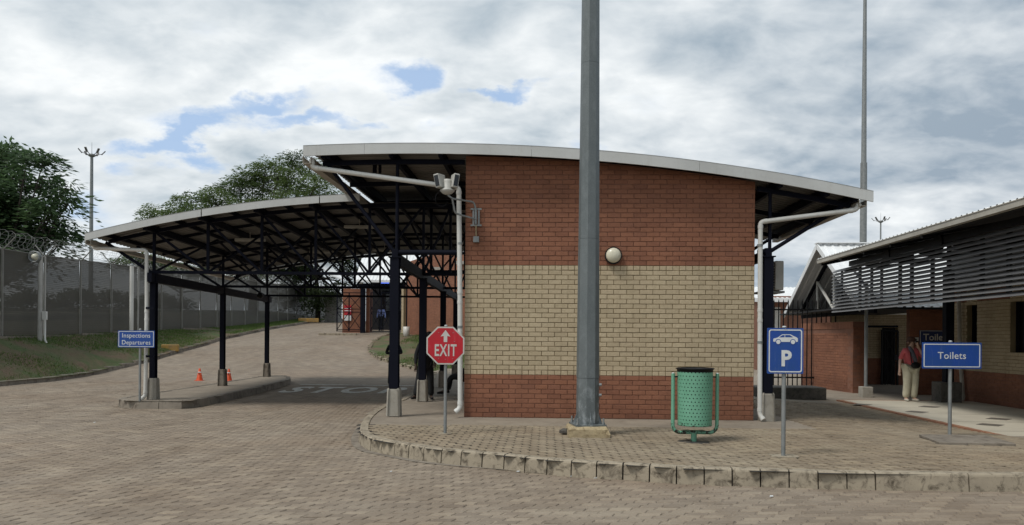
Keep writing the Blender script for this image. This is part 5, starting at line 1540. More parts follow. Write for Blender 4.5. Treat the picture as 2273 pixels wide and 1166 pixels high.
def board(e, c, poly, mat, ux=FX_, d=.012, name='board', nrm=FRN): return part(name, M[mat], e, lambda m: m.prism(poly, c+nrm*(-d), ux, Z, nrm, d))
def fastener(e, c, r=.008): part('bolt', M['galv2'], e, lambda m: m.tube(c, c+FRN*.006, r, n=8))
# EXIT
eb = on(988, 963, .18); eb = Vector((eb.x, eb.y, .183)); se = eb.y/1700
ex = signpost('exit_sign', eb, CAMZ-(724-750)*se-.183, .024, 'red octagonal EXIT sign with white arrow at the pavement corner', pad=.13)
ec = Vector((eb.x-.002, eb.y-.035, CAMZ-(769-750.5)*se))
ro = .0+41.8*se/math.cos(R(22.5))
ux = Vector((math.cos(R(4)), math.sin(R(4)), 0)); exn = Vector((math.sin(R(4)), -math.cos(R(4)), 0))
octp = lambda r: [(r*math.cos(R(22.5+45*i)), r*math.sin(R(22.5+45*i))) for i in range(8)]
board(ex, ec, octp(ro), 'signgrey', ux, nrm=exn)
part('face', M['red'], ex, lambda m: m.prism(octp(ro*.925), ec, ux, Z, exn, .002))
ar = [(-.013, 0), (.013, 0), (.013, .07), (.036, .07), (0, .145), (-.036, .07), (-.013, .07)]
ar = [(-.026, .0), (.026, .0), (.026, .090), (.072, .080), (0, .178), (-.072, .080), (-.026, .090)]
part('arrow', M['signgrey'], ex, lambda m: m.prism([(x, y+.052) for x, y in ar], ec+exn*.002, ux, Z, exn, .002))
put_text('EXIT', 'lettering', M['signgrey'], ex, ec+exn*.004-Z*.077, ux, exn, .240, .001, .005, .60, 1.14)
rr = random.Random(5)
for (x, y) in ((-.10, .19), (.11, .19), (.13, .06), (-.10, -.19), (.0, -.2), (.11, -.19), (.03, -.06)):
    fastener(ex, ec+ux*x+Z*y+exn*.002, .006)
# P sign
pb0 = on(1738.5, 1015, .17); pb0 = Vector((pb0.x, pb0.y, .183)); sp_ = pb0.y/1700
ps = signpost('parking_sign', pb0, CAMZ-(725-754)*sp_-.183, .026, 'blue parking sign with white car and letter P near the kerb', pad=.20)
pc_ = Vector((pb0.x+.002, pb0.y-.04, CAMZ-(779-754.6)*sp_))
W_, H_ = 80*sp_, 101*sp_
board(ps, pc_, rrect(W_, H_, .012), 'blue')
part('border', M['signwhite'], ps, lambda m: ring_prism(m, rrect(W_-.035, H_-.035, .028), rrect(W_-.062, H_-.062, .02), pc_, FX_, Z, FRN, .0025))
# car pictogram
car = [(-.150, -.010), (-.146, .012), (-.095, .026), (-.045, .062), (-.03, .066), (.060, .066), (.085, .052), (.135, .030), (.150, .018), (.150, -.022), (.128, -.026), (-.125, -.026), (-.148, -.022)]
cc = pc_+Z*.135+FRN*.0005
carp = part('car_emblem', M['signwhite'], ps, lambda m: m.prism([(x, y) for x, y in car[::-1]][::-1], cc, FX_, Z, FRN, .002))
for win in ([(-.078, .028), (-.040, .056), (-.012, .058), (-.012, .030)], [(-.004, .030), (-.004, .058), (.052, .058), (.088, .034), (.085, .030)]):
    part('emblem_window', M['blue'], ps, lambda m: m.prism(win, cc+FRN*.002, FX_, Z, FRN, .001))
for x in (-.088, .090):
    w0 = cc+Vector((x, 0, -.026))
    part('emblem_wheel', M['blue'], ps, lambda m: m.tube(w0+FRN*.002, w0+FRN*.0032, .035, n=20)); part('emblem_wheel', M['signwhite'], ps, lambda m: m.tube(w0+FRN*.003, w0+FRN*.0045, .026, n=20))
put_text('P', 'lettering', M['signwhite'], ps, pc_-Z*.10+FRN*.002+FX_*.008, FX_, FRN, .262, .001, .009, .95)
for y in (-.5, .5): fastener(ps, pc_+Z*(H_-.02)*y, .006)
# Toilets sign
tb = on(2108, 968, .10); tb = Vector((tb.x, tb.y, .09)); st = tb.y/1700
ts = signpost('toilets_sign', tb, CAMZ-(758-757.5)*st-.09, .028, 'blue Toilets sign with white border standing on a paving slab', pad=.14)
tc_ = Vector((tb.x+.002, tb.y-.042, CAMZ-(789.5-757.5)*st)); W_, H_ = 134*st, 58*st
tux = Vector((math.cos(R(2)), math.sin(R(2)), 0)); tn = Vector((math.sin(R(2)), -math.cos(R(2)), 0))
board(ts, tc_, rrect(W_, H_, .012), 'blue', tux, nrm=tn)
part('border', M['signwhite'], ts, lambda m: ring_prism(m, rrect(W_-.045, H_-.045, .018), rrect(W_-.075, H_-.075, .01), tc_, tux, Z, tn, .0025))
put_text('Toilets', 'lettering', M['signwhite'], ts, tc_+tn*.002-Z*.005, tux, tn, .155, .001, .001, 1.0, 1.06)
# slab under it
for (pl_, dx, nm) in (([(2040, 976), (2085, 995), (2255, 998), (2190, 978)], 0, 'slab'),):
    pts = [on(x, y, .12) for x, y in pl_]; mz = MB(); base = Vector((pts[0].x, pts[0].y, ZP(6.9, 12)-.02))
    mz.prism([(p.x, p.y) for p in pts], (0, 0, ZP(pts[1].x, pts[1].y)-.01), (1, 0, 0), (0, 1, 0), (0, 0, 1), .038)
    mz.build('paving_slab', M['kerb2'], None, .006, loc=pts[0], label='loose grey concrete slab at the foot of the blue Toilets sign', cat='slab')
# Inspections sign
ib = on(321, 887, .18); ib = Vector((ib.x, ib.y-.22, .175)); si = ib.y/1700
isg = signpost('inspections_sign', ib, CAMZ-(731-743.7)*si-.175, .026, 'small blue Inspections Departures sign at the tip of the traffic island')
ic = Vector((ib.x-7*si+.0, ib.y-.04, CAMZ-(753-743.8)*si)); W_, H_ = 81*si, 37.5*si
board(isg, ic, rrect(W_, H_, .012), 'blue')
part('border', M['signwhite'], isg, lambda m: ring_prism(m, rrect(W_-.03, H_-.03, .014), rrect(W_-.055, H_-.055, .008), ic, FX_, Z, FRN, .0025))
put_text('Inspections', 'lettering', M['signwhite'], isg, ic+FRN*.002+Z*.072, FX_, FRN, .135, .001, .0005, .95, 1.06)
put_text('Departures', 'lettering', M['signwhite'], isg, ic+FRN*.002-Z*.078, FX_, FRN, .135, .001, .0005, .95, 1.06)

# cones
def cone(base, label):
    e = empty('traffic_cone', base, label, 'traffic cone', 'traffic cones on the road behind the island')
    b = Vector(base)
    part('base', M['orange'], e, lambda m: m.box(b+Z*.015, (.27, .27, .03)), .006)
    part('body', M['orange'], e, lambda m: m.lathe(b, [(.115, .03), (.105, .05), (.028, .44), (.022, .445), (0, .445)], 20))
    part('reflective_band', M['signwhite'], e, lambda m: m.lathe(b, [(.074, .215), (.0655, .215+.001), (.053, .325), (.05, .325)], 20))
    def em(m):
        for dz, r_ in ((.25, .070), (.29, .062)): m.box(b+Z*dz-Vector((0, r_-.002, 0)), (.04, .008, .022), Matrix.Rotation(.5, 3, 'Y'))
    part('emblem', M['black'], e, em)
c1 = on(443, 846, 0); c2 = on(508, 847.5, 0)
cone(c1, 'left orange traffic cone with white band, clear of the columns'); cone(c2, 'right orange traffic cone, just right of the second canopy column')

# ------------------------------------------------------------------ trees
def tree(name, base, trunk, clumps, nleaf, leaf, mat, label, seed, flat=.5, droop=.35, group=None, tr=.35):
    r = np.random.default_rng(seed); e = empty(name, base, label, 'tree', group)
    b = Vector(base); T = Vector(trunk)
    m = MB(); m.path([b-Z*.3, b.lerp(T, .5)+Vector((.15, 0, 0)), T], [tr, tr*.8, tr*.6], 8)
    cs = [Vector(c[0]) for c in clumps]
    for c, cr in clumps:
        c = Vector(c); s = T.lerp(b, r.uniform(0, .25)); mid = s.lerp(c, .5)+Vector((0, 0, -.12*(c-s).length))
        m.path([s, s.lerp(mid, .5)+Z*.1, mid, mid.lerp(c, .6), c], [tr*.42, tr*.3, tr*.2, tr*.11, .02], 5)
        for k in range(6):
            d = Vector(r.normal(0, 1, 3)); d.z *= .4; d.normalize(); p = mid.lerp(c, r.uniform(.5, 1)); m.path([p, p+d*cr*.5+Z*.05, p+d*cr*.9], [.05, .03, .012], 4)
    m.build('trunk', M['bark'], e)
    tot = sum(cr**2 for _, cr in clumps); VV = []; TT = []
    for c, cr in clumps:
        n = int(nleaf*cr*cr/tot); nc = max(5, int(n/55))
        # sprays within the clump
        u = r.normal(0, 1, (nc, 3)); u /= np.linalg.norm(u, axis=1)[:, None]; rad = (r.random(nc)**.45)[:, None]
        sc = np.array(c)+u*rad*np.array([cr, cr, cr*.72])
        idx = r.integers(0, nc, n)
        out = u[idx].copy(); out[:, 2] = 0; out /= (np.linalg.norm(out, axis=1)[:, None]+1e-6)
        spray = leaf[2]
        lo = r.normal(0, 1, (n, 3))*np.array([spray, spray, spray*flat*.5]); 
        rr_ = np.hypot(lo[:, 0], lo[:, 1]); lo[:, 2] -= droop*rr_**2/spray
        P_ = sc[idx]+lo+out*spray*.3
        d = lo+out*spray*.8; d[:, 2] = -droop*.6*np.abs(r.normal(1, .5, n))*spray; d += r.normal(0, .25, (n, 3))*spray; d /= np.linalg.norm(d, axis=1)[:, None]
        up = np.tile([0, 0, 1.], (n, 1))+r.normal(0, .5, (n, 3)); s_ = np.cross(d, up); s_ /= np.linalg.norm(s_, axis=1)[:, None]
        L = leaf[0]*r.uniform(.6, 1.3, n)[:, None]; W = leaf[1]*r.uniform(.6, 1.3, n)[:, None]
        V = np.stack([P_, P_+d*L*.5+s_*W*.5, P_+d*L, P_+d*L*.5-s_*W*.5], 1); VV.append(V.reshape(-1, 3))
        ct = r.uniform(-.32, .34); st_ = r.uniform(-.2, .2, nc)
        TT.append(np.clip(.45+ct+st_[idx]+r.normal(0, .15, n), 0, 1))
    V = np.concatenate(VV)-np.array(b); n = len(V)//4
    o = link('crown', np_mesh('crown', V, np.arange(n*4).reshape(n, 4), mat, attr=np.concatenate(TT)), e, b)
    return e
def cl_px(lst, Y, seed, jd=2.0):
    r = random.Random(seed); out = []
    for (x, y, rp_) in lst:
        yy = Y+r.uniform(-jd, jd); p = at(x, y, yy); out.append((tuple(p), rp_*yy/1700))
    return out
c = cl_px([(15, 328, 32), (-60, 350, 70), (62, 340, 28), (98, 352, 19), (98, 398, 22), (28, 392, 38), (-15, 420, 40), (-40, 440, 70), (150, 412, 13), (60, 448, 34), (135, 428, 22), (112, 458, 24), (152, 452, 13), (10, 480, 40), (75, 505, 32), (142, 500, 22), (165, 508, 13), (-60, 510, 70), (110, 520, 24), (30, 530, 36), (-130, 430, 80), (10, 562, 26), (100, 562, 14), (-20, 590, 40)], 44, 2)
bx_ = at(20, 700, 44); tree('broad_tree', (bx_.x-2, 44, 1.0), (at(10, 600, 44)), c, 30000, (.42, .14, .50), M['leaf_a'], 'large dark broad-leaved tree behind the fence at the left edge', 3, .5, .5)
c = cl_px([(655, 348, 24), (625, 362, 30), (590, 372, 32), (560, 388, 34), (530, 398, 28), (690, 372, 30), (712, 398, 30), (650, 395, 40), (600, 410, 42), (550, 425, 38), (500, 418, 26), (468, 425, 24), (440, 436, 26), (412, 446, 22), (395, 460, 22), (345, 466, 20), (322, 468, 14), (350, 485, 24), (480, 450, 34), (700, 430, 40), (742, 425, 14), (660, 440, 46), (310, 488, 12), (385, 480, 26), (600, 460, 50), (540, 470, 46), (430, 475, 34), (735, 450, 26), (700, 480, 40)], 64, 5, 3)
bx_ = at(560, 690, 64); tree('feathery_tree', (bx_.x, 64, 2.0), tuple(at(560, 560, 64)), c, 46000, (.26, .085, .38), M['leaf_b'], 'wide feathery green tree rising behind the low canopy roof', 8, .4, .3, tr=.5)
c = cl_px([(665, 600, 34), (780, 560, 34), (650, 595, 36), (610, 590, 30), (705, 645, 30), (665, 640, 30), (745, 560, 26), (770, 590, 22), (630, 640, 20), (680, 555, 40), (640, 560, 34), (700, 668, 22), (655, 665, 16), (740, 645, 24), (720, 540, 40), (600, 560, 26), (800, 600, 20), (760, 630, 20)], 66, 9, 2)
bx_ = at(705, 712, 66); tree('drooping_tree', (bx_.x, 66, 2.7), tuple(at(700, 600, 66)), c, 26000, (.30, .09, .40), M['leaf_c'], 'dark drooping tree seen through the canopy frames beside the gate', 11, .4, .8, tr=.25)
c = cl_px([(300, 570, 22), (330, 575, 24), (360, 580, 22), (395, 590, 20), (270, 580, 16), (430, 595, 20), (470, 600, 22), (520, 605, 24), (570, 600, 26), (600, 590, 24), (350, 600, 20)], 82, 12, 2)
bx_ = at(400, 700, 82); tree('shrubby_tree', (bx_.x, 82, 2.6), tuple(at(400, 630, 82)), c, 14000, (.34, .12, .42), M['leaf_b'], 'low bushy tree line behind the fence left of the canopy', 13, .5, .4, tr=.2)

c = cl_px([(20, 665, 26), (75, 655, 24), (130, 665, 22), (170, 650, 26), (215, 660, 22), (265, 655, 24), (310, 665, 22), (350, 660, 22), (390, 668, 22)], 58, 21, 2)
bx_ = at(200, 720, 58); tree('hedge_tree', (bx_.x, 58, 1.0), tuple(at(200, 690, 58)), c, 9000, (.34, .12, .42), M['leaf_c'], 'dark spreading bush seen dimly through the mesh fence on the left', 23, .5, .4, tr=.15)
# buildings seen dimly through the fence
wh = empty('shed', (-40, 66, 1), 'pale low shed seen dimly through the mesh fence', 'building')
p0, p1 = at(105, 680, 66), at(285, 680, 66)
part('wall', M['acwhite'], wh, lambda m: m.box(((p0.x+p1.x)/2, 68, 2.3), (p1.x-p0.x, 4, 3.0)))
part('roof', M['roofgrey'], wh, lambda m: m.box(((p0.x+p1.x)/2, 68, 3.9), (p1.x-p0.x+.6, 4.6, .2)))
for k in range(6): part('window', M['glass'], wh, lambda m: m.box((p0.x+.8+k*1.15, 65.98, 2.6), (.6, .06, .8)))

# ------------------------------------------------------------------ gatehouse at the top of the road
YG = 48.0; gz0 = G(-10, YG)
gt = empty('gatehouse', (-8.5, YG, gz0), 'brick gatehouse with white ribbed roof at the top of the road', 'building')
def GP(px, py, Y=YG): return at(px, py, Y)
bandr = lambda z0: [(z0, 60, 'red', 'red')]
def gwall(px0, px1, Y, topy, name='wall', depth=1.0, seed=70):
    a, b = GP(px0, 700, Y), GP(px1, 700, Y); tz_ = GP(px0, topy, Y).z
    return brick_wall(gt, name, (a.x, Y, 0), (1, 0, 0), (0, -1, 0), b.x-a.x, bandr(gz0-.2), lambda u: tz_, 0, depth=depth, seed=seed)
gwall(760, 801, YG, 641, 'pier'); gwall(812, 820, YG+.1, 641, 'pier', seed=71)
a = GP(806.5, 700, YG); part('gate_post', M['navy'], gt, lambda m: m.box((a.x, YG-.15, gz0+1.35), (.28, .28, 2.8)))
a, b = GP(818, 700), GP(890, 700)
part('interior', M['dark'], gt, lambda m: m.box(((a.x+b.x)/2, YG+3.5, gz0+1.8), (b.x-a.x+1, .1, 3.8)))
part('office_window', M['glass'], gt, lambda m: m.box((GP(855, 660).x, YG+3.3, GP(855, 665, YG+3).z), (1.5, .08, 1.5)))
lt = bpy.data.materials.new('blue_lamp'); lt.use_nodes = True; lt.node_tree.nodes['Principled BSDF'].inputs['Base Color'].default_value = (.1, .2, .8, 1); lt.node_tree.nodes['Principled BSDF'].inputs['Emission Color'].default_value = (.12, .22, 1, 1); lt.node_tree.nodes['Principled BSDF'].inputs['Emission Strength'].default_value = .6
q = GP(853, 629.5, YG+2); part('lit_strip', lt, gt, lambda m: m.box(q, (.62, .05, .13)))
# roof
zt5 = GP(806, 564, YG+3).z; zb5 = GP(788, 622, YG-.6).z
xa, xb = GP(788, 622, YG-.6).x, GP(907, 622, YG-.6).x; xc, xd = GP(806, 564, YG+3).x, GP(930, 564, YG+3).x
def gr(s_, d):
    f = s_; x0 = xa+(xc-xa)*f; x1 = xb+(xd-xb)*f; return Vector((x0+(x1-x0)*d/(xb-xa), YG-.6+3.6*s_, zb5+(zt5-zb5)*s_))
ribbed(gt, gr, 0, 1, 0, xb-xa, .22, M['roofwhite'])
part('fascia', M['roofwhite'], gt, lambda m: m.box(((xa+xb)/2, YG-.62, zb5-.06), (xb-xa, .03, .14)))
part('beam', M['navy'], gt, lambda m: m.box(((xa+xb)/2, YG-.2, zb5-.32), (xb-xa-.2, .2, .28)))
q = GP(800, 627, YG-.3); part('meter_box', M['acwhite'], gt, lambda m: m.box(q, (.3, .15, .2)))
# red and white poster on the pier
n0 = empty('warning_board', GP(771, 693, YG-.06), 'red and white warning board on the gatehouse brick pier', 'sign')
a, b = GP(764.5, 678, YG-.05), GP(779.5, 700, YG-.05)
part('red_panel', M['red'], n0, lambda m: m.box(((a.x+b.x)/2, YG-.06, (a.z+b.z)/2), (b.x-a.x, .03, a.z-b.z)))
a2, b2 = GP(764.5, 700.5, YG-.05), GP(779.5, 712, YG-.05)
part('white_panel', M['signwhite'], n0, lambda m: m.box(((a2.x+b2.x)/2, YG-.06, (a2.z+b2.z)/2), (b2.x-a2.x, .03, a2.z-b2.z)))
for py in (685.5, 690): q = GP(772, py, YG-.08); part('line', M['signwhite'], n0, lambda m: m.box(q, (.40, .01, .05)))
# steel gate leaves
def leaf(px0, px1, Y, label, yt=650, yb=736):
    a, b = GP(px0, yb, Y), GP(px1, yb, Y); h = GP(px0, yt, Y).z-a.z
    e = empty('steel_gate', a, label, 'gate', 'braced steel gates at the gatehouse'); w = b.x-a.x
    def P_(u, v): return Vector((a.x+u*w, Y, a.z+v*h))
    for u in (0, .5, 1): part('stile', M['navy'], e, lambda m: m.bar(P_(u, 0), P_(u, 1), .06))
    for v in (.01, .05, .5, .58, .92, 1): part('rail', M['navy'], e, lambda m: m.bar(P_(0, v), P_(1, v), .04))
    for u0 in (0, .5):
        for (v0, v1) in ((.05, .5), (.58, .92)):
            part('brace', M['navy'], e, lambda m: m.bar(P_(u0, v0), P_(u0+.5, v1), .035)); part('brace', M['navy'], e, lambda m: m.bar(P_(u0, v1), P_(u0+.5, v0), .035))
leaf(748, 801, 46.2, 'left braced steel gate leaf, standing open before the brick pier'); leaf(823, 869, 47.6, 'right braced steel gate leaf, closing the dark entrance of the gatehouse')
# brick wall running nearer to the right
w0 = Vector((-6.45, 46.3, 0)); w1_ = Vector((-1.6, 35.2, 0)); dv = w1_-w0; L_ = dv.length; dv.normalize(); nn_ = Vector((-abs(dv.y), -dv.x, 0)).normalized()
wb_ = empty('arrivals_building', w0, 'long red brick building with cream quoin beyond the lawn', 'building')
brick_wall(wb_, 'wall', w0, dv, nn_, L_, [(.6, 70, 'red', 'red')], lambda u: 6.1, 0, depth=.3, seed=80)
brick_wall(wb_, 'corner_pier', w0-dv*.5+nn_*.12, dv, nn_, .45, [(.8, 60, 'cream', 'plain')], lambda u: 4.6, 0, depth=.4, seed=81)
for s in (3.0, 6.5, 10): part('light_fitting', M['tube'], wb_, lambda m: m.box(w0+dv*s+nn_*.1+Z*5.2, (.4, .4, .15)))
bpz = Vector((GP(902, 745, 43.5).x, 43.5, G(-6, 43.5)+.1))
bo = empty('canopy_post', bpz, 'thin black post in a pale tapered concrete base by the brick building', 'post')
part('base', M['signgrey'], bo, lambda m: m.lathe(bpz, [(.13, 0), (.19, .12), (.20, .55), (0, .55)], 6)); part('shaft', M['black'], bo, lambda m: m.tube(bpz+Z*.5, bpz+Z*4.6, .045))
# small grey roofed hut left of the gatehouse
ht = empty('hut', (GP(728, 700, 60).x, 60, 2.5), 'small hut with grey sloping roof half hidden by the drooping tree', 'building')
A_ = [GP(699, 577, 63.5), GP(727, 581, 63.5), GP(764, 621, 60), GP(732, 609, 60)]
part('roof', M['roofwhite'], ht, lambda m: m.add([A_[0], A_[1], A_[2], A_[3]]+[q-Z*.1 for q in A_], [(0, 1, 2, 3), (4, 7, 6, 5), (0, 4, 5, 1), (1, 5, 6, 2), (2, 6, 7, 3), (3, 7, 4, 0)]))
part('wall', M['soffit'], ht, lambda m: m.box((GP(740, 700, 66).x, 66, 4.0), (1.0, 2.0, 2.6)))
# gate apron kerb
q0, q1_ = GP(712, 742, 46), GP(800, 741, 46)
for k in range(6):
    x = GP(718+k*14, 740, 46).x; part('kerb_stone', M['kerb'], gt, lambda m: m.box((x, 45.6, G(x, 45.6)+.04), (.36, .25, .14)), .01)

# ------------------------------------------------------------------ people
def skin_mesh(name, verts, edges, radii, mat, parent, loc, level=1, root=0):
    me = bpy.data.meshes.new(name); me.from_pydata([tuple(Vector(v)) for v in verts], edges, [])
    o = bpy.data.objects.new(name, me); COL.objects.link(o)
    sk = o.modifiers.new('skin', 'SKIN'); sk.use_smooth_shade = True
    for i, r in enumerate(radii):
        d = me.skin_vertices[0].data[i]; d.radius = (r, r) if not isinstance(r, tuple) else r; d.use_root = (i == root)
    if level: s = o.modifiers.new('sub', 'SUBSURF'); s.levels = level; s.render_levels = level
    dg = bpy.context.evaluated_depsgraph_get(); m2 = bpy.data.meshes.new_from_object(o.evaluated_get(dg))
    bpy.data.objects.remove(o); m2.materials.clear(); m2.materials.append(mat); m2.name = name
    return link(name, m2, parent, loc)
def person(base, H, face, pose, mats, label, group=None, seed=0):
    """pose in units of a 1.75 m figure; x to the figure's left, -y ahead; joints may be overridden"""
    e = empty('person', base, label, 'person', group); k = H/1.75
    J = dict(pel=(0, 0, .96), wai=(0, 0, 1.10), che=(0, -.01, 1.30), nek=(0, 0, 1.46), chin=(0, -.02, 1.545), hed=(0, -.015, 1.64), top=(0, 0, 1.72),
             lsh=(.18, 0, 1.41), lel=(.25, .02, 1.13), lha=(.26, -.06, .87), rsh=(-.18, 0, 1.41), rel=(-.25, .02, 1.13), rha=(-.26, -.06, .87),
             lhi=(.095, 0, .92), lkn=(.11, -.02, .50), lan=(.12, .03, .08), lto=(.14, -.15, .035), rhi=(-.095, 0, .92), rkn=(-.11, -.02, .50), ran=(-.12, .03, .08), rto=(-.14, -.15, .035))
    J.update(pose); Rm = Matrix.Rotation(face, 3, 'Z'); b = Vector(base)
    J = {n: Vector(v) for n, v in J.items()}
    T = lambda v: (Rm @ Vector(v))*k
    V = []; E_ = []; Rd = []
    def add(v, r, p=None): V.append(T(v)); Rd.append(tuple(q*k for q in r) if isinstance(r, tuple) else r*k); i = len(V)-1; (E_.append((p, i)) if p is not None else None); return i
    p = add(J['pel'], .12); w = add(J['wai'], .115, p); c = add(J['che'], .13, w); n = add(J['nek'], .055, c); ch = add(J['chin'], .062, n); h = add(J['hed'], .088, ch); t = add(J['top'], .055, h)
    nose = J['hed']+Vector((0, -.10, -.015))
    fing = {}
    for s in 'lr':
        sh = add(J[s+'sh'], .055, c); el = add(J[s+'el'], .042, sh); wr = add(J[s+'ha'], .028, el)
        d = (J[s+'ha']-J[s+'el']).normalized(); pal = add(J[s+'ha']+d*.06, (.036, .022), wr)
        side = d.cross(Vector((0, 1, 0))).normalized() if abs(d.y) < .9 else Vector((1, 0, 0))
        for q in range(4): 
            f0 = J[s+'ha']+d*.10+side*(.030-.02*q); f = add(f0, .009, pal); add(f0+d*(.065-.008*abs(q-1.4))+Vector((0, -.02, 0)), .007, f)
        th = add(J[s+'ha']+d*.045+side*.05, .011, wr); 
        hi = add(J[s+'hi'], .085, p); kn = add(J[s+'kn'], .058, hi); an = add(J[s+'an'], .042, kn); add(J[s+'to'], .035, an)
    skin_mesh('body', V, E_, Rd, M[mats['skin']], e, b)
    # face, ears
    fm = MB(); 
    hd = J['hed']; fc = b+T(hd)
    fm.ball(b+T(hd+Vector((0, -.088, -.02))), .016*k, 8, 6, (1, 1.2, 1.6)); 
    for s in (-1, 1): fm.ball(b+T(hd+Vector((s*.085, .0, -.01))), .025*k, 8, 6, (.4, .8, 1.2))
    fm.build('face', M[mats['skin']], e)
    em = MB()
    for s in (-1, 1): em.ball(b+T(hd+Vector((s*.032, -.078, .008))), .010*k, 6, 5)
    em.ball(b+T(hd+Vector((0, -.080, -.055))), .018*k, 8, 5, (1.2, .5, .3)); em.build('eyes_and_mouth', M['hat' if mats['skin'] == 'skin_light' else 'black'], e)
    # clothes
    def cloth(name, names, radii, edges, mat, lvl=1):
        VV = [T(J[q] if isinstance(q, str) else q) for q in names]
        skin_mesh(name, VV, edges, [tuple(x*k for x in r) if isinstance(r, tuple) else r*k for r in radii], M[mats[mat]], e, b, lvl)
    lp = mats.get('leg', 1.)
    cloth('trousers', ['pel', 'lhi', 'lkn', 'lan', 'rhi', 'rkn', 'ran'], [.145, .105*lp, .078*lp, .068*lp, .105*lp, .078*lp, .068*lp], [(0, 1), (1, 2), (2, 3), (0, 4), (4, 5), (5, 6)], 'legs')
    sl = mats.get('sleeve', 'ha'); wd = mats.get('wide', 1.)
    arm = [J[s+'sh'] for s in 'lr']
    names = ['pel', 'wai', 'che', J['nek']-Vector((0, 0, .02)), 'lsh', 'lel', 'rsh', 'rel']; rad_ = [.155*wd, .145*wd, .155*wd, .07, .072, .060, .072, .060]; ed = [(0, 1), (1, 2), (2, 3), (2, 4), (4, 5), (2, 6), (6, 7)]
    if sl == 'ha': names += [J['lha'].lerp(J['lel'], .12), J['rha'].lerp(J['rel'], .12)]; rad_ += [.043, .043]; ed += [(5, 8), (7, 9)]
    if mats.get('coat'): names += [J['pel']+Vector((0, 0, -.22))]; rad_ += [.19]; ed += [(0, len(names)-1)]
    cloth('shirt', names, rad_, ed, 'top')
    for s in 'lr':
        d = J[s+'to']-J[s+'an']; a0 = J[s+'an']; d.z = 0; d.normalize()
        P0 = a0+Vector((0, 0, -.035)); VV = [T(P0-d*.05), T(P0+d*.07), T(J[s+'to']+d*.03)]
        skin_mesh('shoe', VV, [(0, 1), (1, 2)], [(.045*k, .042*k), (.046*k, .04*k), (.04*k, .028*k)], M[mats['shoes']], e, b)
    hm = MB(); Mh = Rm
    top = b+T(J['hed']+Vector((0, .012, .02)))
    if mats.get('hat') == 'cap':
        hm.lathe(b+T(J['hed']+Vector((0, .0, .03))), [(.103*k, 0), (.100*k, .05*k), (.07*k, .09*k), (0, .10*k)], 16); hm.box(b+T(J['hed']+Vector((0, -.12, .035))), (.13*k, .10*k, .01*k), Rm)
        hm.build('cap', M['black'], e)
    elif mats.get('hat') == 'hat':
        hm.lathe(b+T(J['hed']+Vector((0, .0, .035))), [(.15*k, -.03*k), (.105*k, .0), (.104*k, .06*k), (.075*k, .10*k), (0, .11*k)], 18); hm.build('hat', M['hat'], e)
        h2 = MB(); h2.ball(b+T(J['hed']+Vector((0, .03, -.02))), .098*k, 12, 8); h2.build('hair', M['hat'], e)
    else:
        hm.ball(top, .094*k, 14, 9); hm.build('hair', M['black'], e)
    return e, T, J
gu = dict(skin='skin_dark', legs='uniform', top='uniform', shoes='black', leg=1.05)
p = at(874, 860, 24.6)
person((p.x, 24.6, G(p.x, 24.6)+.002), 1.60, .15, dict(lel=(.27, -.06, 1.17), lha=(.06, -.24, 1.22), rel=(-.27, -.06, 1.17), rha=(-.05, -.22, 1.18), lkn=(.12, -.02, .5), rkn=(-.12, -.02, .5), lan=(.15, .03, .08), ran=(-.15, .03, .08)),
       dict(gu, wide=1.12), 'guard in black uniform with folded arms, half hidden behind the front canopy column')
p = at(944, 886, 17.45)
person((p.x, 17.45, .18), 1.56, .1, dict(nek=(.06, 0, 1.46), chin=(.08, -.02, 1.545), hed=(.09, -.02, 1.63), top=(.10, 0, 1.71), lel=(.27, .0, 1.14), lha=(.24, -.1, .95), rsh=(-.14, 0, 1.42), rel=(-.24, 0, 1.14), rha=(-.25, -.06, .86),
       lkn=(.13, -.02, .5), lan=(.15, .03, .08), lto=(.18, -.14, .035), rkn=(-.16, -.04, .5), ran=(-.25, .02, .08), rto=(-.34, -.12, .035)),
       dict(gu, wide=1.25, coat=True, leg=1.2), 'guard in long black coat standing wide-legged behind the concrete column base')
# seated guard behind the corner
p = Vector((-1.12, 19.2, .18))
person(tuple(p), 1.62, R(-90)+.15, dict(pel=(0, .0, .50), wai=(0, .06, .64), che=(0, .08, .86), nek=(0, .07, 1.02), chin=(0, .04, 1.10), hed=(0, .03, 1.19), top=(0, .05, 1.27), lsh=(.18, .07, .97), lel=(.23, .04, .70), lha=(.12, -.18, .60), rsh=(-.18, .07, .97), rel=(-.23, .04, .70), rha=(-.12, -.18, .60),
       lhi=(.1, -.06, .48), lkn=(.14, -.45, .47), lan=(.15, -.62, .09), lto=(.16, -.80, .04), rhi=(-.1, -.06, .48), rkn=(-.12, -.42, .48), ran=(-.13, -.50, .09), rto=(-.14, -.67, .04)),
       dict(gu), 'seated guard in black, only legs showing past the corner of the brick building')
chx = empty('plastic_chair', p+Vector((.05, 0, 0)), 'dark chair under the seated guard beside the brick building corner', 'chair')
cx_, cy_ = p.x+.05, p.y
part('seat', M['black'], chx, lambda m: m.box((cx_, cy_, .18+.39), (.44, .44, .04)), .01)
part('backrest', M['black'], chx, lambda m: m.box((cx_+.24, cy_, .18+.66), (.04, .44, .46)), .01)
for sx in (-1, 1):
    for sy in (-1, 1): part('leg', M['black'], chx, lambda m: m.tube((cx_+sx*.19, cy_+sy*.19, .18), (cx_+sx*.17, cy_+sy*.17, .56), .018))
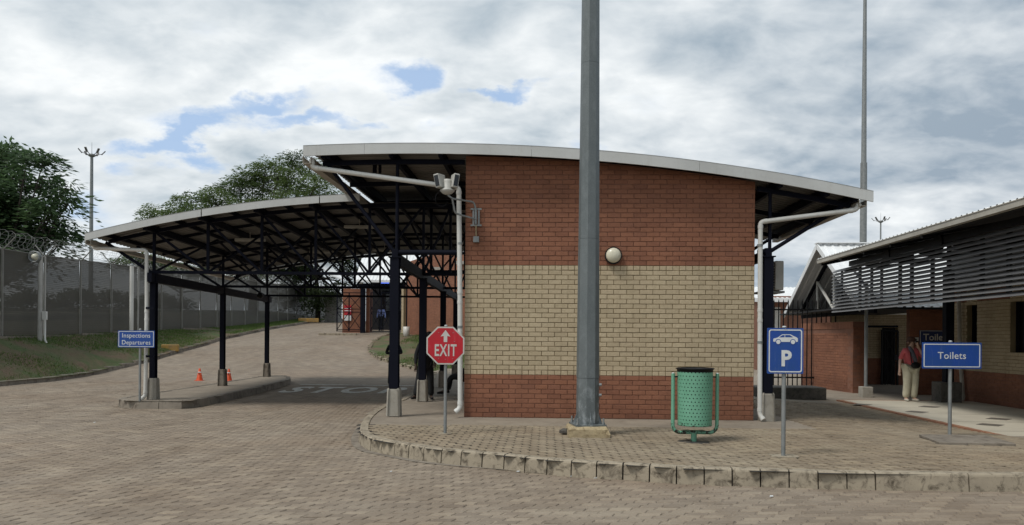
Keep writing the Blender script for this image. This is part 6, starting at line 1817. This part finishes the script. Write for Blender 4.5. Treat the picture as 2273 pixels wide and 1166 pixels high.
# visitor in coral
p = on(2021, 893, 0.02); p = Vector((p.x, p.y, SZ if qc(p.x, p.y)[1] < bE else .02))
e_, T, J = person(tuple(p), 1.63, -.05, dict(lel=(.30, -.10, 1.20), lha=(.10, -.22, 1.50), rel=(-.27, .04, 1.14), rha=(-.31, -.02, .86), lkn=(.10, -.03, .5), rkn=(-.10, -.02, .5), lan=(.09, .02, .08), ran=(-.12, .03, .08), lto=(.14, -.14, .035), rto=(-.14, -.16, .035)),
       dict(skin='skin_light', legs='cream_cloth', top='pink', shoes='shoe', hat='hat', sleeve='el', wide=1.22, leg=1.42), 'person in coral top, cream trousers and brown hat standing on the tiled walk')
pb_ = Vector(p)
part('scarf', M['scarf'], e_, lambda m: m.path([pb_+T((-.07, -.06, 1.50)), pb_+T((-.05, -.17, 1.38)), pb_+T((.02, -.22, 1.15)), pb_+T((.04, -.22, 1.0))], [.035, .05, .05, .03], 8))
hb_ = empty('handbag', pb_+T((.02, -.24, .98)), 'black bag hanging at the waist of the person in coral', 'bag')
part('pouch', M['black'], hb_, lambda m: m.ball(pb_+T((.02, -.25, 1.0)), .10, 14, 10, (1.25, .6, .85))); part('strap', M['black'], hb_, lambda m: m.path([pb_+T((-.08, -.24, 1.05)), pb_+T((-.10, -.19, 1.35)), pb_+T((-.08, -.06, 1.50))], .012, 6))
ph_ = pb_+T((.07, -.20, 1.60)); mp = MB(); mp.box(ph_, (.075, .012, .13)); mp.build('phone', M['black'], None, .004, loc=ph_, label='dark phone held up to the face of the person in coral', cat='phone')
# attendant behind the far gate
p = at(846, 735, 49.3); person((p.x, 49.3, G(p.x, 49.3)), 1.7, 0., dict(), dict(skin='skin_dark', legs='uniform', top='blueshirt', shoes='black', hat='cap'), 'attendant in pale blue shirt and cap behind the far steel gate')

# scraps of litter on the road
ls_ = [((1271, 1057), .03), ((1323, 1061), .028), ((1431, 1066), .022), ((210, 938), .02), ((1150, 1047), .02), ((868, 1047), .015), ((1712, 1102), .02)]
lab = ['white paper scrap at the kerb foot right below the lamp post', 'small white scrap at the kerb just right of the lamp post', 'white scrap at the kerb foot below the litter bin', 'tiny pale scrap on the road before the traffic island', 'tiny white scrap at the kerb below the EXIT sign', 'tiny pale scrap on the road at the kerb bend', 'white scrap on the road below the parking sign']
for ((x, y), s), l in zip(ls_, lab):
    q = on(x, y, .004); m = MB(); m.prism([(-s, -s*.5), (s*.8, -s*.7), (s, s*.5), (-s*.3, s*.8)], q, (1, 0, .1), (0, 1, .1), (0, 0, 1), .006); m.build('paper_scrap', M['signwhite'], None, loc=q, label=l, cat='litter')
# drain cover on the pavement near the slab, pavement stain patches are in the paver material
